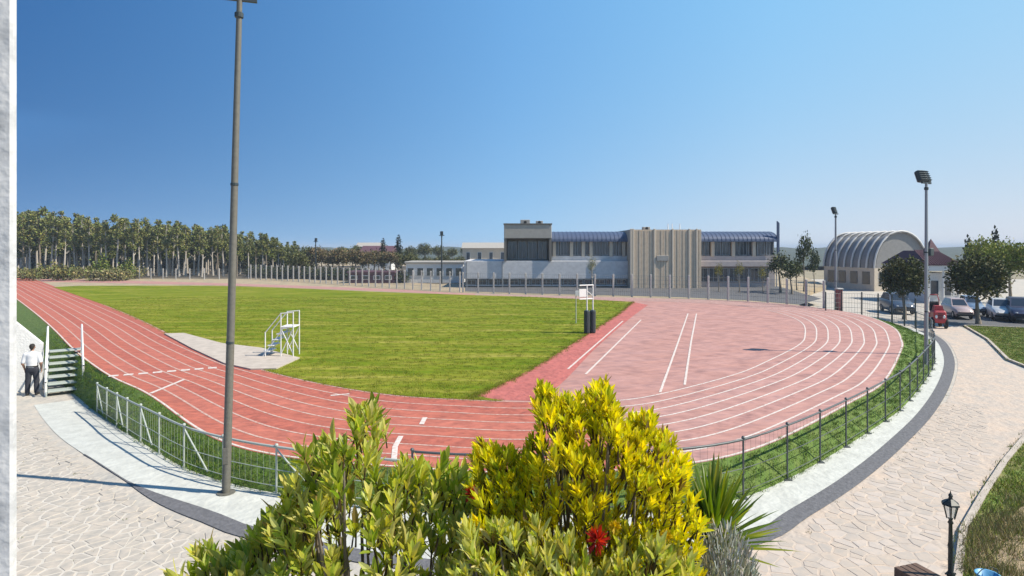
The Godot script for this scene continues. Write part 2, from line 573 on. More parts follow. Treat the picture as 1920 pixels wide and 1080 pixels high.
# ---------------------------------------------------------------- paving
func crazy_paving(parent: Node, region: Array, cell: float, m: Array, sd: int, most: int) -> void:
	rng.seed = sd
	var lo := Vector2(1e9, 1e9)
	var hi := -lo
	for p in region:
		lo = lo.min(p)
		hi = hi.max(p)
	var nx := int((hi.x - lo.x) / cell) + 1
	var nz := int((hi.y - lo.y) / cell) + 1
	var seeds := {}
	for i in range(-2, nx + 2):
		for j in range(-2, nz + 2):
			seeds[Vector2i(i, j)] = lo + (Vector2(i, j) + Vector2(rng.randf_range(-0.05, 1.05), rng.randf_range(-0.05, 1.05))) * cell
	var stones := []
	for i in nx:
		for j in nz:
			var c: Vector2 = seeds[Vector2i(i, j)]
			if not inside(c, region):
				continue
			var poly := PackedVector2Array([c + Vector2(-2, -2) * cell, c + Vector2(2, -2) * cell, c + Vector2(2, 2) * cell, c + Vector2(-2, 2) * cell])
			for di in range(-2, 3):
				for dj in range(-2, 3):
					if di == 0 and dj == 0:
						continue
					poly = cut(poly, c, seeds[Vector2i(i + di, j + dj)])
			if poly.size() < 3:
				continue
			var ctr := Vector2.ZERO
			for p in poly:
				ctr += p
			stones.append([ctr / poly.size(), poly])
	stones.sort_custom(func(a, b): return a[0].length() < b[0].length())
	var rest := new_st()
	var any := false
	for k in stones.size():
		var ctr: Vector2 = stones[k][0]
		var poly: PackedVector2Array = stones[k][1]
		var st := new_st() if k < most else rest
		var top := 0.005 + rng.randf() * 0.005
		var g := 0.010 + rng.randf() * 0.008
		var o := Vector3(ctr.x, low(ctr.x, ctr.y), ctr.y) if k < most else Vector3.ZERO
		var inner := []
		var outer := []
		for p in poly:
			var d := p.distance_to(ctr)
			var e := p.lerp(ctr, minf(g / maxf(d, 0.01), 0.5))
			var e2 := p.lerp(ctr, minf((g + 0.012) / maxf(d, 0.01), 0.6))
			outer.append(Vector3(e.x, low(e.x, e.y) - 0.002, e.y) - o)
			inner.append(Vector3(e2.x, low(e2.x, e2.y) + top, e2.y) - o)
		var mid := Vector3(ctr.x, low(ctr.x, ctr.y) + top, ctr.y) - o
		for i in inner.size():
			var j := (i + 1) % inner.size()
			up_tri(st, mid, inner[i], inner[j])
			up_quad(st, inner[i], inner[j], outer[j], outer[i])
		if k < most:
			put("paving_stone", done(st), m[rng.randi() % m.size()], parent, Transform3D(Basis.IDENTITY, o))
		else:
			any = true
	if any:
		var r := put("farther_paving_stones", done(rest), m[0], parent)
		r.set_meta("kind", "stuff")

# the part of poly that lies nearer to c than to d
func cut(poly: PackedVector2Array, c: Vector2, d: Vector2) -> PackedVector2Array:
	var n := d - c
	var lim := n.dot((c + d) * 0.5)
	var out := PackedVector2Array()
	for i in poly.size():
		var a := poly[i]
		var b := poly[(i + 1) % poly.size()]
		var da := n.dot(a) - lim
		var db := n.dot(b) - lim
		if da <= 0.0:
			out.append(a)
		if (da < 0.0 and db > 0.0) or (da > 0.0 and db < 0.0):
			out.append(a.lerp(b, da / (da - db)))
	return out

# ---------------------------------------------------------------- people
func bone_field(p: Vector3, bones: Array, k: float) -> float:
	var s := 1e9
	for b in bones:
		var a: Vector3 = b[0]
		var ab: Vector3 = b[1] - a
		var t := clampf((p - a).dot(ab) / maxf(ab.length_squared(), 1e-9), 0.0, 1.0)
		var q: Vector3 = p - a - ab * t
		if b.size() > 4:
			q = q / b[4]
		var d := q.length() - lerpf(b[2], b[3], t)
		var h := clampf(0.5 + 0.5 * (s - d) / k, 0.0, 1.0)
		s = lerpf(s, d, h) - k * h * (1.0 - h)
	return s

# surface nets of a field of tapered capsules
func flesh(st: SurfaceTool, bones: Array, cell: float, k: float) -> void:
	var lo := Vector3(1e9, 1e9, 1e9)
	var hi := -lo
	for b in bones:
		var r := maxf(b[2], b[3]) * 1.5 + cell * 2
		for e in 2:
			lo = lo.min(b[e] - Vector3.ONE * r)
			hi = hi.max(b[e] + Vector3.ONE * r)
	var n := Vector3i(((hi - lo) / cell).ceil()) + Vector3i.ONE
	var f := PackedFloat32Array()
	f.resize(n.x * n.y * n.z)
	for z in n.z:
		for y in n.y:
			for x in n.x:
				f[(z * n.y + y) * n.x + x] = bone_field(lo + Vector3(x, y, z) * cell, bones, k)
	var vert := {}
	for z in n.z - 1:
		for y in n.y - 1:
			for x in n.x - 1:
				var base := (z * n.y + y) * n.x + x
				var c := [f[base], f[base + 1], f[base + n.x], f[base + n.x + 1], f[base + n.x * n.y], f[base + n.x * n.y + 1], f[base + n.x * n.y + n.x], f[base + n.x * n.y + n.x + 1]]
				var neg := 0
				for v in c:
					if v < 0.0:
						neg += 1
				if neg == 0 or neg == 8:
					continue
				var sum := Vector3.ZERO
				var cnt := 0
				for e in [[0, 1], [2, 3], [4, 5], [6, 7], [0, 2], [1, 3], [4, 6], [5, 7], [0, 4], [1, 5], [2, 6], [3, 7]]:
					var va: float = c[e[0]]
					var vb: float = c[e[1]]
					if (va < 0.0) != (vb < 0.0):
						var t := va / (va - vb)
						var pa := Vector3(e[0] & 1, (e[0] >> 1) & 1, e[0] >> 2)
						var pb := Vector3(e[1] & 1, (e[1] >> 1) & 1, e[1] >> 2)
						sum += pa.lerp(pb, t)
						cnt += 1
				vert[Vector3i(x, y, z)] = lo + (Vector3(x, y, z) + sum / cnt) * cell
	for key in vert:
		var x: int = key.x
		var y: int = key.y
		var z: int = key.z
		var at := (z * n.y + y) * n.x + x
		for ax in 3:
			var step: int = [1, n.x, n.x * n.y][ax]
			var u := Vector3i(0, 1, 0) if ax == 0 else (Vector3i(0, 0, 1) if ax == 1 else Vector3i(1, 0, 0))
			var w := Vector3i(0, 0, 1) if ax == 0 else (Vector3i(1, 0, 0) if ax == 1 else Vector3i(0, 1, 0))
			var inn := f[at] < 0.0
			if at + step >= f.size() or inn == (f[at + step] < 0.0):
				continue
			if not (vert.has(key - u) and vert.has(key - w) and vert.has(key - u - w)):
				continue
			if inn:
				quad(st, vert[key - u - w], vert[key - w], vert[key], vert[key - u])
			else:
				quad(st, vert[key - u - w], vert[key - u], vert[key], vert[key - w])

func fleshed(bones: Array, cell: float, k: float) -> ArrayMesh:
	var st := SurfaceTool.new()
	st.begin(Mesh.PRIMITIVE_TRIANGLES)
	st.set_smooth_group(0)
	flesh(st, bones, cell, k)
	st.index()
	return done(st)

# a standing man 1.72 m tall who faces -z
func standing_person(at: Vector3, turn: float) -> void:
	var t := thing("person", "person in white shirt and dark trousers standing by the white wall beside metal stairs", "person", at, turn)
	var st := SurfaceTool.new()
	st.begin(Mesh.PRIMITIVE_TRIANGLES)
	st.set_smooth_group(0)
	var hip := Vector3(0, 0.90, 0)
	var neck := Vector3(0, 1.44, 0.0)
	var body := [[hip, Vector3(0, 1.15, 0), 0.125, 0.12, Vector3(1.15, 1, 0.8)], [Vector3(0, 1.15, 0), Vector3(0, 1.34, 0), 0.125, 0.14, Vector3(1.25, 1, 0.8)], [neck, Vector3(0, 1.55, -0.015), 0.055, 0.052]]
	var trousers := [[Vector3(0, 0.97, 0), Vector3(0, 0.88, 0), 0.135, 0.15, Vector3(1.15, 1, 0.85)]]
	var shirt := [[Vector3(0, 0.98, 0), Vector3(0, 1.15, 0), 0.143, 0.138, Vector3(1.15, 1, 0.85)], [Vector3(0, 1.15, 0), Vector3(0, 1.33, 0), 0.138, 0.148, Vector3(1.28, 1, 0.82)], [Vector3(-0.15, 1.385, 0), Vector3(0.15, 1.385, 0), 0.07, 0.07], [Vector3(0, 1.38, 0), Vector3(0, 1.46, 0), 0.08, 0.066]]
	for s in [-1.0, 1.0]:
		var h := Vector3(s * 0.09, 0.88, 0)
		var kn := Vector3(s * 0.115, 0.48, -0.02 * s - 0.02)
		var an := Vector3(s * 0.13, 0.08, 0.02)
		body.append([h, kn, 0.085, 0.055])
		body.append([kn, an, 0.055, 0.04])
		trousers.append([h, kn, 0.105, 0.08])
		trousers.append([kn, Vector3(an.x, 0.11, an.z), 0.08, 0.07])
		var shoulder := Vector3(s * 0.19, 1.37, 0)
		var elbow := Vector3(s * 0.255, 1.09, 0.03)
		var wrist := Vector3(s * 0.235, 0.87, -0.09)
		body.append([shoulder, elbow, 0.055, 0.042])
		body.append([elbow, wrist, 0.042, 0.03])
		shirt.append([shoulder, shoulder.lerp(elbow, 0.85), 0.072, 0.064])
		var hand := [[wrist, wrist + Vector3(0, -0.07, -0.02), 0.026, 0.03, Vector3(0.6, 1, 1)]]
		for q in 4:
			var r := wrist + Vector3(0, -0.08 - 0.004 * (1.5 - absf(q - 1.5)), -0.045 + q * 0.018)
			hand.append([r, r + Vector3(-s * 0.008, -0.035, -0.004), 0.0085, 0.008])
			hand.append([r + Vector3(-s * 0.008, -0.035, -0.004), r + Vector3(-s * 0.025, -0.062 - 0.006 * (1.5 - absf(q - 1.5)), -0.004), 0.008, 0.0065])
		hand.append([wrist + Vector3(0, -0.03, -0.035), wrist + Vector3(-s * 0.015, -0.075, -0.062), 0.0105, 0.008])
		flesh(st, hand, 0.0065, 0.006)
	var c := Vector3(0, 1.62, -0.02)
	var head := [[c + Vector3(0, 0.015, 0.01), c + Vector3(0, 0.02, -0.015), 0.088, 0.085, Vector3(0.88, 1.1, 1)], [c + Vector3(0, -0.05, -0.035), c + Vector3(0, -0.085, -0.055), 0.055, 0.035], [c + Vector3(0, 0.0, -0.095), c + Vector3(0, -0.035, -0.118), 0.009, 0.014]]
	for s in [-1.0, 1.0]:
		head.append([c + Vector3(s * 0.08, 0.01, 0.005), c + Vector3(s * 0.084, -0.03, 0.0), 0.016, 0.011, Vector3(0.6, 1, 1)])
		head.append([c + Vector3(s * 0.02, -0.062, -0.088), c + Vector3(0, -0.06, -0.094), 0.006, 0.007])
	flesh(st, head, 0.008, 0.012)
	flesh(st, body, 0.022, 0.04)
	st.index()
	put("body", done(st), flat(lin(0.36, 0.20, 0.13), 0.6), t)
	put("shirt", fleshed(shirt, 0.022, 0.04), flat(lin(0.72, 0.72, 0.73), 0.85), t)
	put("trousers", fleshed(trousers, 0.022, 0.03), flat(lin(0.028, 0.03, 0.042), 0.9), t)
	put("hair", fleshed([[c + Vector3(0, 0.04, 0.025), c + Vector3(0, 0.045, -0.01), 0.088, 0.08, Vector3(0.9, 1.02, 1)], [c + Vector3(0, 0.0, 0.05), c + Vector3(0, -0.04, 0.055), 0.06, 0.045]], 0.012, 0.02), flat(lin(0.02, 0.016, 0.012), 0.8), t)
	for s in [-1.0, 1.0]:
		put("eye", fleshed([[c + Vector3(s * 0.032, 0.005, -0.086), c + Vector3(s * 0.032, 0.005, -0.088), 0.009, 0.009]], 0.004, 0.004), M.black_iron, t)
		put("shoe", fleshed([[Vector3(s * 0.13, 0.045, 0.05), Vector3(s * 0.145, 0.035, -0.13), 0.043, 0.036], [Vector3(s * 0.13, 0.05, 0.03), Vector3(s * 0.13, 0.09, 0.02), 0.045, 0.042]], 0.014, 0.02), M.tyre, t)
	var belt := SurfaceTool.new()
	belt.begin(Mesh.PRIMITIVE_TRIANGLES)
	belt.set_smooth_group(0)
	lathe(belt, [Vector2(0.146, 0.965), Vector2(0.15, 0.97), Vector2(0.15, 1.0), Vector2(0.146, 1.005)], 20)
	put("belt", done(belt), M.tyre, t, Transform3D(Basis.from_scale(Vector3(1.17, 1, 0.88)), Vector3.ZERO))

# ---------------------------------------------------------------- fences
func rail_mesh(pts: Array, r: float) -> ArrayMesh:
	var rr := []
	for p in pts:
		rr.append(r)
	return smooth_tube(pts, rr, 6)

# a low barred fence along a curve on the paved ground
func barred_fence(label: String, path: Array, h: float, m: Material, post_gap: float, braces: bool, top_r: float) -> void:
	var whole := length_of(path)
	var bays := int(whole / post_gap)
	var t := thing("metal_fence", label, "fence")
	var knots := resample(path, bays)
	var post := new_st()
	tube(post, Vector3(0, -0.25, 0), Vector3(0, h, 0), 0.019, 0.019, 8)
	lathe(post, [Vector2(0.034, h), Vector2(0.036, h + 0.02), Vector2(0.02, h + 0.04), Vector2(0.0, h + 0.045)], 8)
	box(post, Vector3(-0.07, 0.004, -0.07), Vector3(0.07, 0.02, 0.07))
	var pm := done(post)
	for k in knots:
		put("post", pm, m, t, Transform3D(Basis.IDENTITY, on_low(k)))
	var fine := resample(path, bays * 4)
	for hh in [[h - 0.02, top_r], [h * 0.5, 0.007], [0.14, 0.007]]:
		var pts := []
		for k in fine:
			pts.append(on_low(k, hh[0]))
		put("rail", rail_mesh(pts, hh[1]), m, t)
	var bar := new_st()
	tube(bar, Vector3(0, 0.14, 0), Vector3(0, h - 0.03, 0), 0.0016, 0.0016, 4, false)
	var bm := done(bar)
	var n := mini(int(whole / 0.15), 298)
	var spots := resample(path, n)
	for i in range(1, n):
		put("bar", bm, m, t, Transform3D(Basis.IDENTITY, on_low(spots[i])))
	if braces:
		for i in range(0, knots.size() - 1, 2):
			var b := new_st()
			var a := on_low(knots[i], h - 0.06)
			var e := on_low(knots[i].lerp(knots[i + 1], 0.62), 0.1)
			tube(b, a, e, 0.017, 0.017, 7)
			put("brace", done(b), m, t)

# the tall fence behind the track: posts with wire netting between
func netting_fence(label: String, path: Array, h: float, y: float, gap: float, m: Material, post_r: float) -> void:
	var whole := length_of(path)
	var n := int(whole / gap)
	var t := thing("perimeter_fence", label, "fence")
	var knots := resample(path, n)
	var st := new_st()
	soft_box(st, Vector3(-post_r, -0.1, -post_r), Vector3(post_r, h, post_r), post_r * 0.25)
	var pm := done(st)
	for k in knots:
		put("post", pm, m, t, Transform3D(Basis.IDENTITY, Vector3(k.x, y, k.y)))
	for i in n:
		var net := new_st()
		var a := Vector3(knots[i].x, y, knots[i].y)
		var b := Vector3(knots[i + 1].x, y, knots[i + 1].y)
		for r in 6:
			var hh := Vector3(0, 0.08 + (h - 0.2) * r / 5.0, 0)
			tube(net, a + hh, b + hh, 0.010, 0.010, 3, false)
		var v := int(a.distance_to(b) / 0.16)
		for k in v:
			var p := a.lerp(b, (k + 0.5) / v)
			tube(net, p + Vector3(0, 0.08, 0), p + Vector3(0, h - 0.12, 0), 0.007, 0.007, 3, false)
		put("netting", done(net), M.wire, t)

# ---------------------------------------------------------------- lamps
func done_ring(r: float) -> ArrayMesh:
	var st := new_st()
	lathe(st, [Vector2(r * 0.9, 0.0), Vector2(r * 1.06, 0.01), Vector2(r * 1.06, 0.05), Vector2(r * 0.9, 0.06)], 14)
	return done(st)

func floodlight(label: String, at: Vector3, h: float, r: float, m: Material, heads: int, turn := 0.0, lean := Vector2.ZERO) -> Node3D:
	var t := thing("floodlight_mast", label, "floodlight", at, turn, "floodlights round the track")
	var top := Vector3(lean.x, h, lean.y)
	put("mast", smooth_tube([Vector3.ZERO, top * 0.34 + Vector3(lean.x * 0.02, 0, 0), top * 0.67, top], [r, r * 0.92, r * 0.82, r * 0.66], 14), m, t)
	var fl := new_st()
	lathe(fl, [Vector2(0.0, 0.02), Vector2(r * 2.2, 0.02), Vector2(r * 2.2, 0.0)], 12)
	put("foot_plate", done(fl), m, t)
	var ring := new_st()
	lathe(ring, [Vector2(r * 0.7, 0.0), Vector2(r * 1.05, 0.02), Vector2(r * 1.05, 0.10), Vector2(r * 0.7, 0.12)], 12)
	put("collar", done(ring), M.dark_steel, t, Transform3D(Basis.IDENTITY, top * 0.96))
	for hh in [0.30, 0.62]:
		put("joint_band", done_ring(r * lerpf(0.97, 0.86, hh)), M.dark_steel, t, Transform3D(Basis.IDENTITY, top * hh))
	var hatch := new_st()
	soft_box(hatch, Vector3(-0.045, 0.55, r * 0.86), Vector3(0.045, 0.85, r * 1.04), 0.006)
	put("hatch", done(hatch), m, t)
	var arm := new_st()
	box(arm, Vector3(-0.30, -0.04, -0.03), Vector3(0.30, 0.03, 0.03))
	put("cross_arm", done(arm), M.dark_steel, t, Transform3D(Basis.IDENTITY, top))
	var hs := new_st()
	soft_box(hs, Vector3(-0.17, -0.02, -0.10), Vector3(0.17, 0.44, 0.09), 0.03)
	for k in 5:
		box(hs, Vector3(-0.15, 0.04 + k * 0.085, 0.085), Vector3(0.15, 0.055 + k * 0.085, 0.13))
	var hm := done(hs)
	var gl := new_st()
	box(gl, Vector3(-0.145, 0.02, -0.112), Vector3(0.145, 0.40, -0.098))
	var gm := done(gl)
	for k in heads:
		var b := Basis(Vector3.UP, (k - (heads - 1) * 0.5) * 0.5) * Basis(Vector3.RIGHT, -0.35)
		var hd := put("lamp_head", hm, M.dark_steel, t, Transform3D(b, top + Vector3((k - (heads - 1) * 0.5) * 0.36, 0.04, -0.03)))
		put("lens", gm, M.lamp_glass, hd)
	return t

func lantern_post(at: Vector3) -> void:
	var t := thing("lantern_post", "small black iron lantern post at the edge of the lawn", "lamp post", at)
	var st := SurfaceTool.new()
	st.begin(Mesh.PRIMITIVE_TRIANGLES)
	st.set_smooth_group(0)
	lathe(st, [Vector2(0.075, 0), Vector2(0.075, 0.05), Vector2(0.05, 0.08), Vector2(0.042, 0.20), Vector2(0.055, 0.225), Vector2(0.03, 0.26), Vector2(0.028, 0.55), Vector2(0.034, 0.60), Vector2(0.026, 0.64), Vector2(0.022, 0.88), Vector2(0.035, 0.90), Vector2(0.02, 0.93), Vector2(0.03, 0.96)], 12)
	put("post", done(st), M.black_iron, t)
	var arm := new_st()
	tube(arm, Vector3(-0.07, 0.23, 0), Vector3(0.07, 0.23, 0), 0.012, 0.012, 6)
	put("cross_bar", done(arm), M.black_iron, t)
	var g := new_st()
	for i in 6:
		var a := TAU * i / 6.0
		var b := TAU * (i + 1) / 6.0
		quad(g, Vector3(cos(a) * 0.045, 0.965, -sin(a) * 0.045), Vector3(cos(b) * 0.045, 0.965, -sin(b) * 0.045), Vector3(cos(b) * 0.085, 1.13, -sin(b) * 0.085), Vector3(cos(a) * 0.085, 1.13, -sin(a) * 0.085))
	var gm := flat(Color(0.9, 0.93, 0.92, 0.25), 0.1)
	gm.transparency = BaseMaterial3D.TRANSPARENCY_ALPHA
	put("lantern_glass", done(g), gm, t)
	for i in 6:
		var a := TAU * i / 6.0
		var f := new_st()
		tube(f, Vector3(cos(a) * 0.047, 0.96, -sin(a) * 0.047), Vector3(cos(a) * 0.088, 1.135, -sin(a) * 0.088), 0.008, 0.008, 5)
		put("glazing_bar", done(f), M.black_iron, t)
	var r := new_st()
	lathe(r, [Vector2(0.10, 1.13), Vector2(0.112, 1.135), Vector2(0.105, 1.155), Vector2(0.06, 1.19), Vector2(0.028, 1.21), Vector2(0.022, 1.24), Vector2(0.03, 1.255), Vector2(0.012, 1.28), Vector2(0.0, 1.33)], 6)
	lathe(r, [Vector2(0.0, 1.128), Vector2(0.10, 1.13)], 6)
	put("lantern_roof", done(r), M.black_iron, t)

# ---------------------------------------------------------------- vehicles
func wheel(t: Node3D, at: Vector3, r: float, w: float) -> void:
	var st := SurfaceTool.new()
	st.begin(Mesh.PRIMITIVE_TRIANGLES)
	st.set_smooth_group(0)
	lathe(st, [Vector2(r * 0.6, -w / 2), Vector2(r * 0.93, -w / 2), Vector2(r, -w * 0.32), Vector2(r, w * 0.32), Vector2(r * 0.93, w / 2), Vector2(r * 0.6, w / 2)], 18)
	var o := put("wheel", done(st), M.tyre, t, Transform3D(Basis(Vector3.BACK, PI / 2), at))
	var ri := new_st()
	lathe(ri, [Vector2(0.0, -w * 0.42), Vector2(r * 0.2, -w * 0.46), Vector2(r * 0.6, -w * 0.38), Vector2(r * 0.62, w * 0.38), Vector2(r * 0.2, w * 0.46), Vector2(0.0, w * 0.42)], 10)
	put("rim", done(ri), M.rim, o)

# a hatchback whose nose points to +z
func parked_car(label: String, paint: Color, at: Vector3, turn: float, size: Vector3) -> void:
	var t := thing("parked_car", label, "car", at, turn, "cars parked at the right")
	t.scale = size
	var p := flat(paint, 0.3, 0.1)
	p.clearcoat_enabled = true
	p.clearcoat = 0.6
	var st := SurfaceTool.new()
	st.begin(Mesh.PRIMITIVE_TRIANGLES)
	st.set_smooth_group(0)
	# cross-sections from the tail to the nose: z, half width, sill, waist, top half width, top
	var rows := [[-1.95, 0.72, 0.42, 0.62, 0.70, 0.70], [-1.88, 0.80, 0.28, 0.80, 0.74, 0.92], [-1.5, 0.83, 0.22, 0.88, 0.77, 0.95], [0.55, 0.83, 0.20, 0.86, 0.78, 0.93], [1.2, 0.82, 0.22, 0.78, 0.74, 0.84], [1.75, 0.78, 0.26, 0.66, 0.66, 0.72], [1.92, 0.66, 0.34, 0.52, 0.6, 0.56]]
	var rings := []
	for r in rows:
		rings.append([Vector3(-r[1] * 0.94, r[2], r[0]), Vector3(r[1] * 0.94, r[2], r[0]), Vector3(r[1], (r[2] + r[3]) / 2, r[0]), Vector3(r[1] * 0.985, r[3], r[0]), Vector3(r[4], r[5], r[0]), Vector3(-r[4], r[5], r[0]), Vector3(-r[1] * 0.985, r[3], r[0]), Vector3(-r[1], (r[2] + r[3]) / 2, r[0])])
	for k in rings.size() - 1:
		for i in 8:
			var j := (i + 1) % 8
			quad(st, rings[k][j], rings[k][i], rings[k + 1][i], rings[k + 1][j])
	for i in range(1, 7):
		tri(st, rings[0][0], rings[0][i + 1], rings[0][i])
		tri(st, rings[-1][0], rings[-1][i], rings[-1][i + 1])
	put("body", done(st), p, t)
	var cab := new_st()
	var lo := [Vector3(-0.74, 0.93, -1.78), Vector3(0.74, 0.93, -1.78), Vector3(0.74, 0.90, 0.82), Vector3(-0.74, 0.90, 0.82)]
	var hi := [Vector3(-0.58, 1.42, -1.45), Vector3(0.58, 1.42, -1.45), Vector3(0.58, 1.44, 0.10), Vector3(-0.58, 1.44, 0.10)]
	for i in 4:
		var j := (i + 1) % 4
		quad(cab, lo[j], lo[i], hi[i], hi[j])
	quad(cab, hi[3], hi[2], hi[1], hi[0])
	put("cabin", done(cab), p, t)
	var names := ["rear_window", "side_window", "windscreen", "side_window"]
	for i in 4:
		var j := (i + 1) % 4
		var g := new_st()
		var a: Vector3 = lo[j].lerp(hi[j], 0.12)
		var b: Vector3 = lo[i].lerp(hi[i], 0.12)
		var c: Vector3 = hi[i].lerp(lo[i], 0.1)
		var d: Vector3 = hi[j].lerp(lo[j], 0.1)
		var o: Vector3 = (b - a).cross(d - a).normalized() * 0.008
		quad(g, a.lerp(b, 0.06) + o, b.lerp(a, 0.06) + o, c.lerp(d, 0.06) + o, d.lerp(c, 0.06) + o)
		put(names[i], done(g), M.glass, t)
	for s in [-1.0, 1.0]:
		for z in [-1.22, 1.2]:
			wheel(t, Vector3(s * 0.74, 0.30, z), 0.30, 0.2)
		var hl := new_st()
		soft_box(hl, Vector3(-0.14, 0, -0.06), Vector3(0.14, 0.12, 0.06), 0.025)
		put("headlight", done(hl), M.lamp_glass, t, Transform3D(Basis(Vector3.UP, s * 0.35), Vector3(s * 0.54, 0.53, 1.80)))
		put("tail_light", done(hl), flat(lin(0.35, 0.02, 0.02), 0.3), t, Transform3D(Basis(Vector3.UP, PI), Vector3(s * 0.60, 0.68, -1.90)))
	var bp := new_st()
	soft_box(bp, Vector3(-0.74, 0.28, 1.80), Vector3(0.74, 0.44, 1.97), 0.04)
	soft_box(bp, Vector3(-0.76, 0.30, -2.0), Vector3(0.76, 0.46, -1.84), 0.04)
	put("bumper", done(bp), M.tyre, t)

func red_cart(at: Vector3, turn: float) -> void:
	var t := thing("utility_cart", "small red utility cart with a roll frame parked on the pale path", "cart", at, turn)
	t.scale = Vector3(0.85, 1.28, 0.9)
	var red := flat(lin(0.42, 0.03, 0.04), 0.4)
	red.clearcoat_enabled = true
	red.clearcoat = 0.4
	var st := new_st()
	soft_box(st, Vector3(-0.36, 0.24, -0.2), Vector3(0.36, 0.78, 0.62), 0.07)
	soft_box(st, Vector3(-0.38, 0.26, -1.0), Vector3(0.38, 0.62, -0.2), 0.05)
	put("body", done(st), red, t)
	var hood := new_st()
	slab(hood, [Vector2(-0.28, 0.775), Vector2(0.28, 0.775), Vector2(0.2, 0.98), Vector2(-0.2, 0.98)], -0.1, 0.35)
	put("dashboard", done(hood), red, t)
	var seat := new_st()
	soft_box(seat, Vector3(-0.28, 0.60, -0.55), Vector3(0.28, 0.72, -0.2), 0.04)
	soft_box(seat, Vector3(-0.28, 0.66, -0.68), Vector3(0.28, 1.12, -0.56), 0.05)
	put("seat", done(seat), M.tyre, t)
	put("roll_frame", rail_mesh([Vector3(-0.32, 0.6, -0.75), Vector3(-0.31, 1.2, -0.75), Vector3(-0.2, 1.42, -0.75), Vector3(0.2, 1.42, -0.75), Vector3(0.31, 1.2, -0.75), Vector3(0.32, 0.6, -0.75)], 0.026), red, t)
	put("steering_wheel", rail_mesh([Vector3(-0.14, 0.98, -0.12), Vector3(-0.1, 1.08, -0.16), Vector3(0.0, 1.12, -0.18), Vector3(0.1, 1.08, -0.16), Vector3(0.14, 0.98, -0.12)], 0.014), M.tyre, t)
	for s in [-1.0, 1.0]:
		for z in [-0.72, 0.4]:
			wheel(t, Vector3(s * 0.38, 0.24, z), 0.24, 0.16)
		var l := new_st()
		lathe(l, [Vector2(0.0, 0.03), Vector2(0.06, 0.02), Vector2(0.075, 0.0), Vector2(0.075, -0.03)], 12)
		put("headlight", done(l), M.lamp_glass, t, Transform3D(Basis(Vector3.RIGHT, PI / 2), Vector3(s * 0.22, 0.52, 0.635)))
	var g := new_st()
	for k in 4:
		box(g, Vector3(-0.12, 0.42 + k * 0.07, 0.622), Vector3(0.12, 0.45 + k * 0.07, 0.64))
	put("grille", done(g), M.tyre, t)

# ---------------------------------------------------------------- buildings
func windows_row(t: Node3D, x0: float, x1: float, y0: float, y1: float, z: float, n: int, m: Material, frame: Material) -> void:
	for i in n:
		var a := lerpf(x0, x1, float(i) / n) + 0.06
		var b := lerpf(x0, x1, float(i + 1) / n) - 0.06
		var f := new_st()
		box(f, Vector3(a, y0, z), Vector3(a + 0.06, y1, z + 0.08))
		box(f, Vector3(b - 0.06, y0, z), Vector3(b, y1, z + 0.08))
		box(f, Vector3(a + 0.06, y1 - 0.06, z), Vector3(b - 0.06, y1, z + 0.08))
		box(f, Vector3(a + 0.06, y0, z), Vector3(b - 0.06, y0 + 0.06, z + 0.08))
		box(f, Vector3((a + b) / 2 - 0.02, y0 + 0.06, z), Vector3((a + b) / 2 + 0.02, y1 - 0.06, z + 0.06))
		var w := put("window", done(f), frame, t)
		var g := new_st()
		box(g, Vector3(a + 0.05, y0 + 0.05, z + 0.01), Vector3(b - 0.05, y1 - 0.05, z + 0.03))
		put("pane", done(g), m, w)

func curved_roof(t: Node3D, x0: float, x1: float, y0: float, y1: float, z_front: float, deep: float) -> void:
	var st := new_st()
	var prof := []
	for k in 9:
		var a := PI / 2 * k / 8.0
		prof.append(Vector2(z_front - deep * (1.0 - cos(a)), y0 + (y1 - y0) * sin(a)))
	for k in 8:
		quad(st, Vector3(x0, prof[k].y, prof[k].x), Vector3(x1, prof[k].y, prof[k].x), Vector3(x1, prof[k + 1].y, prof[k + 1].x), Vector3(x0, prof[k + 1].y, prof[k + 1].x))
	box(st, Vector3(x0, y0 - 0.12, z_front - deep), Vector3(x1, y0, z_front + 0.02))
	quad(st, Vector3(x0, y1, z_front - deep), Vector3(x1, y1, z_front - deep), Vector3(x1, y1 - 0.2, z_front - deep - 6.0), Vector3(x0, y1 - 0.2, z_front - deep - 6.0))
	var r := put("roof", done(st), M.blue_roof, t)
	var n := int((x1 - x0) / 0.42)
	for i in n + 1:
		var x := lerpf(x0, x1, float(i) / n)
		var seam := new_st()
		for k in 8:
			var a := Vector3(x, prof[k].y, prof[k].x)
			var b := Vector3(x, prof[k + 1].y, prof[k + 1].x)
			var o := Vector3(0, 0.025, 0.03)
			quad(seam, a + Vector3(-0.025, 0, 0) + o, a + Vector3(0.025, 0, 0) + o, b + Vector3(0.025, 0, 0) + o, b + Vector3(-0.025, 0, 0) + o)
			quad(seam, a + Vector3(0.025, 0, 0) + o, a + Vector3(0.025, 0, 0), b + Vector3(0.025, 0, 0), b + Vector3(0.025, 0, 0) + o)
			quad(seam, a + Vector3(-0.025, 0, 0), a + Vector3(-0.025, 0, 0) + o, b + Vector3(-0.025, 0, 0) + o, b + Vector3(-0.025, 0, 0))
		put("roof_seam", done(seam), M.blue_roof, r)

